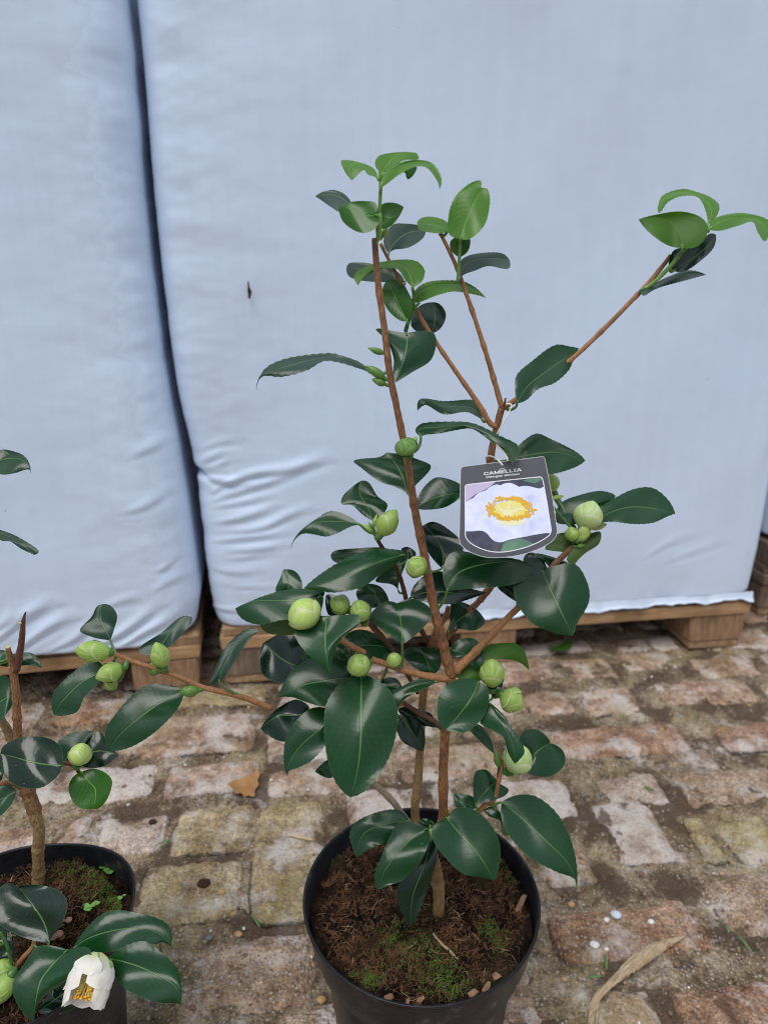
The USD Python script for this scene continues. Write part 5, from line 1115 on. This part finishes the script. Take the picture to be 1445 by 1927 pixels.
plate('card', outer.buffer(-5).difference(hole), -0.0003, 0.0003, CARD)
plate('card_edge', outer.difference(outer.buffer(-4.6)), -0.00035, 0.00028, CARD_EDGE)
photo = card_poly(np.vstack([[(212, 965), (211, 452), (232, 434), (640, 388), (1058, 346), (1082, 358), (1094, 400), (1140, 660), (1184, 945), (1176, 985)],
        catmull([(1160, 1010), (1050, 1080), (900, 1142), (700, 1190), (540, 1196), (400, 1162), (290, 1108), (232, 1052), (214, 1005)], 40)]), 4)
plate('white_outline', photo.buffer(5).difference(photo.buffer(-4)), 0.0003, 0.00046, INK_WHITE)
inner = photo.buffer(-4.5)
plate('printed_background', inner, 0.0003, 0.00036, INK_DARK)
pet = Polygon(catmull([(190, 640), (240, 615), (300, 585), (345, 540), (380, 520), (440, 500), (490, 462), (560, 432), (610, 440), (650, 422), (720, 414), (780, 436), (820, 458), (870, 448), (940, 452), (1000, 468), (1050, 478), (1110, 464), (1160, 600), (1220, 955), (1100, 985), (1000, 1000), (900, 1022), (800, 1040), (700, 1062), (620, 1086), (560, 1080), (510, 1050), (470, 1000), (430, 968), (380, 955), (300, 962), (190, 960)], 160)).buffer(0).intersection(inner)
plate('printed_petals', pet, 0.0004, 0.00044, INK_PETAL)
plate('printed_pink_haze', Polygon([(216, 455), (240, 437), (560, 398), (500, 450), (430, 495), (330, 540), (260, 600), (216, 625)]).intersection(inner).difference(pet), 0.0004, 0.00043, INK_PINK)
for gg in (Polygon([(640, 1110), (680, 1078), (830, 1042), (900, 1060), (1000, 1110), (880, 1150), (700, 1190), (610, 1195)]), Polygon([(860, 385), (1058, 348), (1082, 375), (1000, 420), (900, 400)])):
    plate('printed_leaf', gg.intersection(inner).difference(pet), 0.0004, 0.00043, INK_GREEN)
plate('printed_stem', Polygon([(530, 1090), (600, 1090), (590, 1200), (520, 1200)]).intersection(inner).difference(pet), 0.0004, 0.00043, CARD)
cream = affinity.scale(Point(0, 0).buffer(1, 32), 150, 45); cream = affinity.translate(cream, 735, 850)
plate('printed_cream', cream.intersection(pet), 0.00048, 0.00052, INK_CREAM)
yel = affinity.translate(affinity.rotate(affinity.scale(Point(0, 0).buffer(1, 32), 205, 110), -4), 722, 725)
plate('printed_yellow', yel, 0.00056, 0.0006, INK_YELLOW)
rs = np.random.default_rng(12); dots, lines = [], []
for i in range(210):
    a = rs.uniform(0, 2 * np.pi); k = rs.normal(1.0, .10)
    x, y = 718 + 232 * k * math.cos(a), 705 + 116 * k * math.sin(a) + 6 * math.cos(a)
    dots.append(affinity.translate(affinity.rotate(affinity.scale(Point(0, 0).buffer(1, 3), rs.uniform(11, 20), rs.uniform(8, 12)), rs.uniform(0, 180)), x, y))
for i in range(46):
    a = rs.uniform(0, 2 * np.pi); x0, y0 = 690 + rs.normal(0, 16), 800 + rs.normal(0, 8); k = rs.uniform(.55, .9)
    from shapely.geometry import LineString
    lines.append(LineString([(x0, y0), (x0 * .5 + .5 * (718 + 200 * k * math.cos(a)), 720), (718 + 200 * k * math.cos(a), 690 + 95 * k * math.sin(a))]).buffer(3.2))
tag(plate('printed_filaments', unary_union(lines), 0.00064, 0.00068, INK_CREAM), kind='stuff')
tag(plate('printed_stamens', unary_union(dots), 0.00072, 0.00078, INK_ORANGE), kind='stuff')
def print_text(name, text, p0, p1, h, bold):
    m = meshkit.text_mesh(text, 1.0, 0.05, bold); v = np.array(m.vertices); lo, hi = v[:, 0].min(), v[:, 0].max()
    p0, p1 = np.array(p0, float), np.array(p1, float); d = (p1 - p0)
    up = np.array([d[1], -d[0]]) / np.linalg.norm(d)
    xy = p0 + ((v[:, 0] - lo) / (hi - lo))[:, None] * d + (v[:, 1] * h)[:, None] * up
    obj(name, (on_card(xy, np.where(v[:, 2] > .025, .00045, .0002)), m.faces), INK_WHITE, tagt)
print_text('title_lettering', 'CAMELLIA', (422, 328), (852, 279), 33, True)
print_text('subtitle_lettering', '(Single White)', (450, 360), (824, 321), 19, True)
arc = LineString([(596, 272), (612, 258), (632, 252), (650, 256), (662, 266)]).buffer(2.5)
plate('emblem_arc', arc, .0003, .00042, INK_WHITE)
def cord(pts, Ys, name='cord', r=0.0007):
    pts = np.array(pts, float); C = np.vstack([at_y([a], y) for a, y in zip(pts, Ys)])
    return obj(name, tube(catmull(C, 40), r, 7), CORD, tagt, smooth=True)
hp = px('J', [(628, 205)])[0]; hy = on_card([(628, 205)])[0, 1]
cord([hp, px('J', [(580, 150)])[0], px('J', [(520, 115)])[0], px('J', [(470, 108)])[0], px('J', [(448, 128)])[0], px('J', [(462, 172)])[0]], [hy - .001, .598, .618, .621, .628, .640])
cord([hp + (1, 1), px('J', [(690, 175)])[0], px('J', [(668, 90)])[0], px('J', [(620, 30)])[0], (934, 836), (932, 825), (941, 806), (953, 784), (963, 764), (952, 760)], [hy - .001, .612, .618, .622, .622, .621, .619, .618, .622, .626])

# ------------------------------------------------------------------ small things lying about
def leaf_litter(name, label, cat, pts, m, z=0.004, bend=0.004, fold=0.2, spine=None):
    P = at_z(np.array(pts, float), z); c = P.mean(0)
    t = thing(name, label, cat, None, None, (c[0], c[1], 0))
    g = trimesh.creation.triangulate_polygon(Polygon(P[:, :2] - c[:2]).buffer(0), engine='earcut') if False else None
    n = len(P); rows = []
    for k in np.linspace(0, 1, 8):
        rows.append((P - c) * k)
    R = np.array(rows); rr = np.linalg.norm(R[..., :2], axis=-1)
    R[..., 2] = z + bend * (rr / rr.max()) ** 2 + 0.006 * (meshkit.fbm(R * 40 + 3, 3) - .5)
    obj('blade', (R.reshape(-1, 3), grid_faces(8, n, True)), m, t, smooth=True)
    return t
leaf_litter('dry_leaf', 'orange brown dead leaf lying on a pinkish brick left of the pot', 'leaf', catmull([(428, 1477), (444, 1469), (456, 1466), (463, 1460), (476, 1458), (483, 1450), (489, 1457), (485, 1470), (487, 1480), (480, 1488), (479, 1503), (468, 1500), (459, 1504), (455, 1496), (444, 1495), (438, 1486), (428, 1477)], 64)[:-1], DRYLEAF, .003, .004)
leaf_litter('fallen_leaf', 'bright green fallen leaf in the shade before the long pallet', 'leaf', catmull([(1029, 1221), (1045, 1217), (1066, 1208), (1077, 1212), (1074, 1222), (1058, 1228), (1040, 1227), (1029, 1221)], 40)[:-1], LEAF['y'], .010, .008)
def rod(name, label, cat, pts, rad, m, zs, group=None, flat_=1.0, rough=.25):
    P = np.vstack([at_z([a], b) for a, b in zip(np.array(pts, float), zs)])
    c = P.mean(0); t = thing(name, label, cat, group, None, (c[0], c[1], 0))
    n = max(10, 9 * len(P)); C = catmull(P, n) - (c[0], c[1], 0)
    _, zc = pixel(C + (c[0], c[1], 0))
    R = np.interp(np.linspace(0, 1, n), np.linspace(0, 1, len(rad)), rad) * zc / FPX
    v, f = tube(C, R, 10, True, rough, 5)
    ci = np.repeat(C, 10, 0); v[:len(ci), 2] = ci[:, 2] + (v[:len(ci), 2] - ci[:, 2]) * flat_
    obj('shaft', (v, f), m, t, smooth=True)
    return t
stalk = rod('broken_stalk', 'pale splintered woody stalk lying on the bricks right of the pot', 'stick', [(1113, 1935), (1116, 1895), (1128, 1872), (1165, 1838), (1205, 1805), (1250, 1778), (1290, 1763)], [6, 8, 6.5, 9.5, 14, 13, 8, 1.0], SPLINTER, [.008, .008, .009, .010, .010, .009, .005], flat_=.5, rough=.3)
cS = np.array(stalk.GetAttribute('xformOp:translate').Get())
for pts, w in (([(1128, 1872), (1124, 1900), (1122, 1935)], [4, 3, 2]), ([(1120, 1885), (1106, 1900), (1102, 1915)], [3, 2, 1])):
    P = catmull(at_z(pts, .009), 8); obj('splinter', tube(P - (cS[0], cS[1], 0), np.interp(np.linspace(0, 1, 8), np.linspace(0, 1, 3), w) * .0006, 6), SPLINTER, stalk, smooth=True)
rod('straw', 'short piece of pale straw on a mossy yellow brick', 'straw', [(543, 1571), (565, 1576), (588, 1581)], [2.5, 3.5, 2.5], STRAW, [.006, .006, .006], flat_=.5)
for a, b, lab in (((473, 1722), (488, 1745), 'green grass clipping at the joint left of the pot'), ((1139, 1798), (1141, 1826), 'upright green grass clipping beside the pale stalk'), ((1108, 1839), (1131, 1838), 'flat green grass clipping crossing the red brick edge'),
                  ((1367, 1742), (1371, 1757), 'tiny grass clipping on the pebbly brick at right'), ((1388, 1760), (1413, 1790), 'long grass clipping at the lower edge of the pebbly brick'), ((298, 1588), (322, 1581), 'grass clipping between the whitish and yellow bricks'), ((1212, 1481), (1230, 1487), 'grass clipping on the sandy joint at right')):
    rod('grass_clipping', lab, 'grass clipping', [a, ((a[0] + b[0]) / 2 + 1, (a[1] + b[1]) / 2), b], [1.6, 2.8, 1.6], GRASS, [.004, .006, .005], flat_=.4, rough=.05)
def lump(name, label, cat, c, w, m, h=.6, seed=0, z=.002):
    P = at_z([c], z)[0]; _, zc = pixel(P[None]); s = float(w / 2 * zc[0] / FPX)
    t = thing(name, label, cat, None, None, (P[0], P[1], z))
    mesh = trimesh.creation.icosphere(2, 1.0); v = mesh.vertices * (1 + .6 * (meshkit.fbm(mesh.vertices * 1.6 + seed, 3)[:, None] - .5)) * np.array([1, .85, h]) * s
    v[:, 2] += s * h * .5
    obj('body', (v, mesh.faces), m, t, smooth=True)
lump('dark_clod', 'dark round clod of earth on the yellow brick between the pots', 'clod', (384, 1665), 25, CLOD, .4, 1)
lump('dark_clod', 'small dark clod on the whitish brick behind the left pot', 'clod', (287, 1548), 15, CLOD, .4, 2)
lump('pebble', 'pale blue oval pebble on the red brick right of the pot', 'pebble', (1159, 1724), 20, STONE['blue'], .5, 3)
lump('pebble', 'white pebble left of the blue oval pebble', 'pebble', (1141, 1733), 12, STONE['white'], .6, 4)
lump('pebble', 'white angular pebble right of the blue oval pebble', 'pebble', (1225, 1737), 13, STONE['white'], .6, 5)
lump('pebble', 'cream pebble beside the pot, largest of the pale ones', 'pebble', (1118, 1780), 18, STONE['white'], .5, 6)
lump('pebble', 'tiny white pebble above the upright grass clipping', 'pebble', (1141, 1788), 9, STONE['white'], .6, 7)
lump('pebble', 'orange pebble near the pot rim at right', 'pebble', (1075, 1704), 13, STONE['ochre'], .6, 8)
lump('pebble', 'orange pebble at the foot of the tagged pot, left side', 'pebble', (604, 1884), 18, STONE['ochre'], .5, 9)
lump('pebble', 'dark grey pebble in the joint left of the tagged pot', 'pebble', (393, 1767), 13, STONE['grey'], .5, 10)
lump('pebble', 'ochre pebble in the joint left of the tagged pot', 'pebble', (448, 1760), 15, STONE['ochre'], .5, 11)
lump('pebble', 'ochre pebble on the yellow brick right of the dark clod', 'pebble', (417, 1681), 17, STONE['ochre'], .5, 12)
lump('pebble', 'white pebble on the yellow brick below the dark clod', 'pebble', (408, 1696), 7, STONE['white'], .6, 13)
lump('pebble', 'white speck of a pebble in the far left joint', 'pebble', (510, 1469), 6, STONE['white'], .6, 14)

# bark chips, seedlings and cup fungi on the peat
for k, (a, b, w, lab) in enumerate((((727, 1882), (738, 1872), 5, 'thin bark chip at the front rim, leftmost'), ((787, 1890), (798, 1882), 6, 'orange bark chip at the front rim, middle one of three'), ((760, 1892), (768, 1885), 6, 'dark bark chip at the front rim'), ((908, 1868), (922, 1854), 5, 'pale bark chip leaning on the front rim at right'), ((930, 1840), (938, 1832), 6, 'brown bark chip inside the rim at right'), ((977, 1715), (986, 1686), 5, 'long reddish bark chip by the right rim'), ((884, 1876), (896, 1866), 5, 'small brown bark chip near the front rim'))):
    A, B = on_soil(a, PC, soil_h, .003), on_soil(b, PC, soil_h, .006); c = (A + B) / 2
    t = thing('bark_chip', lab, 'bark chip', None, None, c); d = (B - A); Ld = np.linalg.norm(d); d /= Ld
    s = np.cross(d, [0, 0, 1.]); s /= np.linalg.norm(s); n_ = np.cross(s, d); wd = w * .0005
    v, f = chamfer_box((-Ld / 2, -wd, -.0007), (Ld / 2, wd, .0007), .0008, .0009, np.random.default_rng(k + 3)); obj('chip', (v @ np.stack([d, s, n_]), f), CHIP, t)
A = catmull(np.vstack([on_soil(x, PC, soil_h, .004) for x in ((815, 1758), (832, 1778), (848, 1792), (862, 1808))]), 14)
t = thing('dead_twig', 'grey green dead leaf rib lying across the moss in the pot', 'twig', None, None, A.mean(0)); obj('shaft', tube(A - A.mean(0), np.interp(np.linspace(0, 1, 14), [0, .4, 1], [.0009, .0017, .0006]), 7, True, .3), SPLINTER, t, smooth=True)
def weed(label, spots, cx):
    c = on_soil(cx, LC, soil_hl, .002); t = thing('weed_seedling', label, 'weed', None, None, c); r = np.random.default_rng(int(cx[0]))
    for x, y, s in spots:
        e = at_z([px('I', [(x, y)])[0]], c[2] + .006 + r.uniform(0, .004))[0] - c
        R = s / 3.6125 * .00058
        th = np.linspace(0, 6.283, 18, endpoint=False); k = np.linspace(0, 1, 5)
        rr = R * k[:, None] * (1 + .14 * np.cos(3 * th[None] + x) + .07 * np.cos(7 * th[None]))
        V = np.stack([rr * np.cos(th), rr * np.sin(th), .3 * rr * np.sin(th + x) + .12 * R * (k[:, None] ** 2) + 0 * th[None]], -1).reshape(-1, 3) + e
        obj('leaf', (V, grid_faces(5, 18, True)), SEED, t, smooth=True)
        obj('leaf_stalk', tube(catmull(np.array([(0, 0, 0), e * .5 + (0, 0, .001), e]), 6), .0005, 5, False), SEED, t)
weed('bright green weed seedling beside the left pot rim', [(775, 330, 26), (735, 370, 30), (770, 385, 28), (700, 405, 26), (745, 435, 34), (800, 375, 18), (725, 420, 24)], (207, 1628))
weed('small weed seedling near the fungi in the left pot', [(600, 690, 28), (630, 665, 22), (658, 650, 18), (590, 670, 18)], (170, 1708))
weed('tiny weed sprout by the right rim of the left pot', [(815, 615, 16), (845, 598, 12)], (228, 1688))
for k, (x, y, s, lab) in enumerate(((400, 870, 30, 'brown cup fungus, largest of the cluster'), (455, 870, 24, 'brown cup fungus at the right of the cluster'), (420, 890, 22, 'brown cup fungus at the front of the cluster'), (362, 890, 24, 'brown cup fungus at the left of the cluster'), (468, 770, 22, 'brown cup fungus behind the cluster, upper one'), (442, 772, 13, 'tiny cup fungus behind the cluster'))):
    c = on_soil(px('I', [(x, y)])[0], LC, soil_hl, .004); R = s / 3.6125 * .00058; th = np.linspace(0, 6.283, 20, endpoint=False)
    prof = np.array([(.25, -1.0), (.45, -.4), (.9, .1), (1.0, .35), (.92, .36), (.75, .15), (.3, -.1), (.02, -.15)]) * R
    V = np.stack([prof[:, :1] * np.cos(th), prof[:, :1] * np.sin(th), np.repeat(prof[:, 1:], 20, 1)], -1).reshape(-1, 3)
    t = thing('cup_fungus', lab, 'fungus', None, None, c); obj('cup', (V, grid_faces(8, 20, True)), FUNGUS, t, smooth=True)

# brown scrap stuck to the film of the middle bag
ra = math.radians(RP_A); fn = np.array([math.sin(ra), -math.cos(ra), 0]); fp = np.array([RP_O[0], RP_O[1], 0])
C = on_plane([(467, 529), (468, 540), (470, 552), (468, 561)], fp + fn * .014, fn); c = C.mean(0)
t = thing('brown_scrap', 'small brown scrap stuck on the white film left of the plant', 'scrap', None, None, c)
obj('flake', tube(catmull(C - c, 12), np.interp(np.linspace(0, 1, 12), [0, .3, .55, .8, 1], [.001, .0042, .002, .003, .0006]), 8, True, .5), CLOD, t, smooth=True)
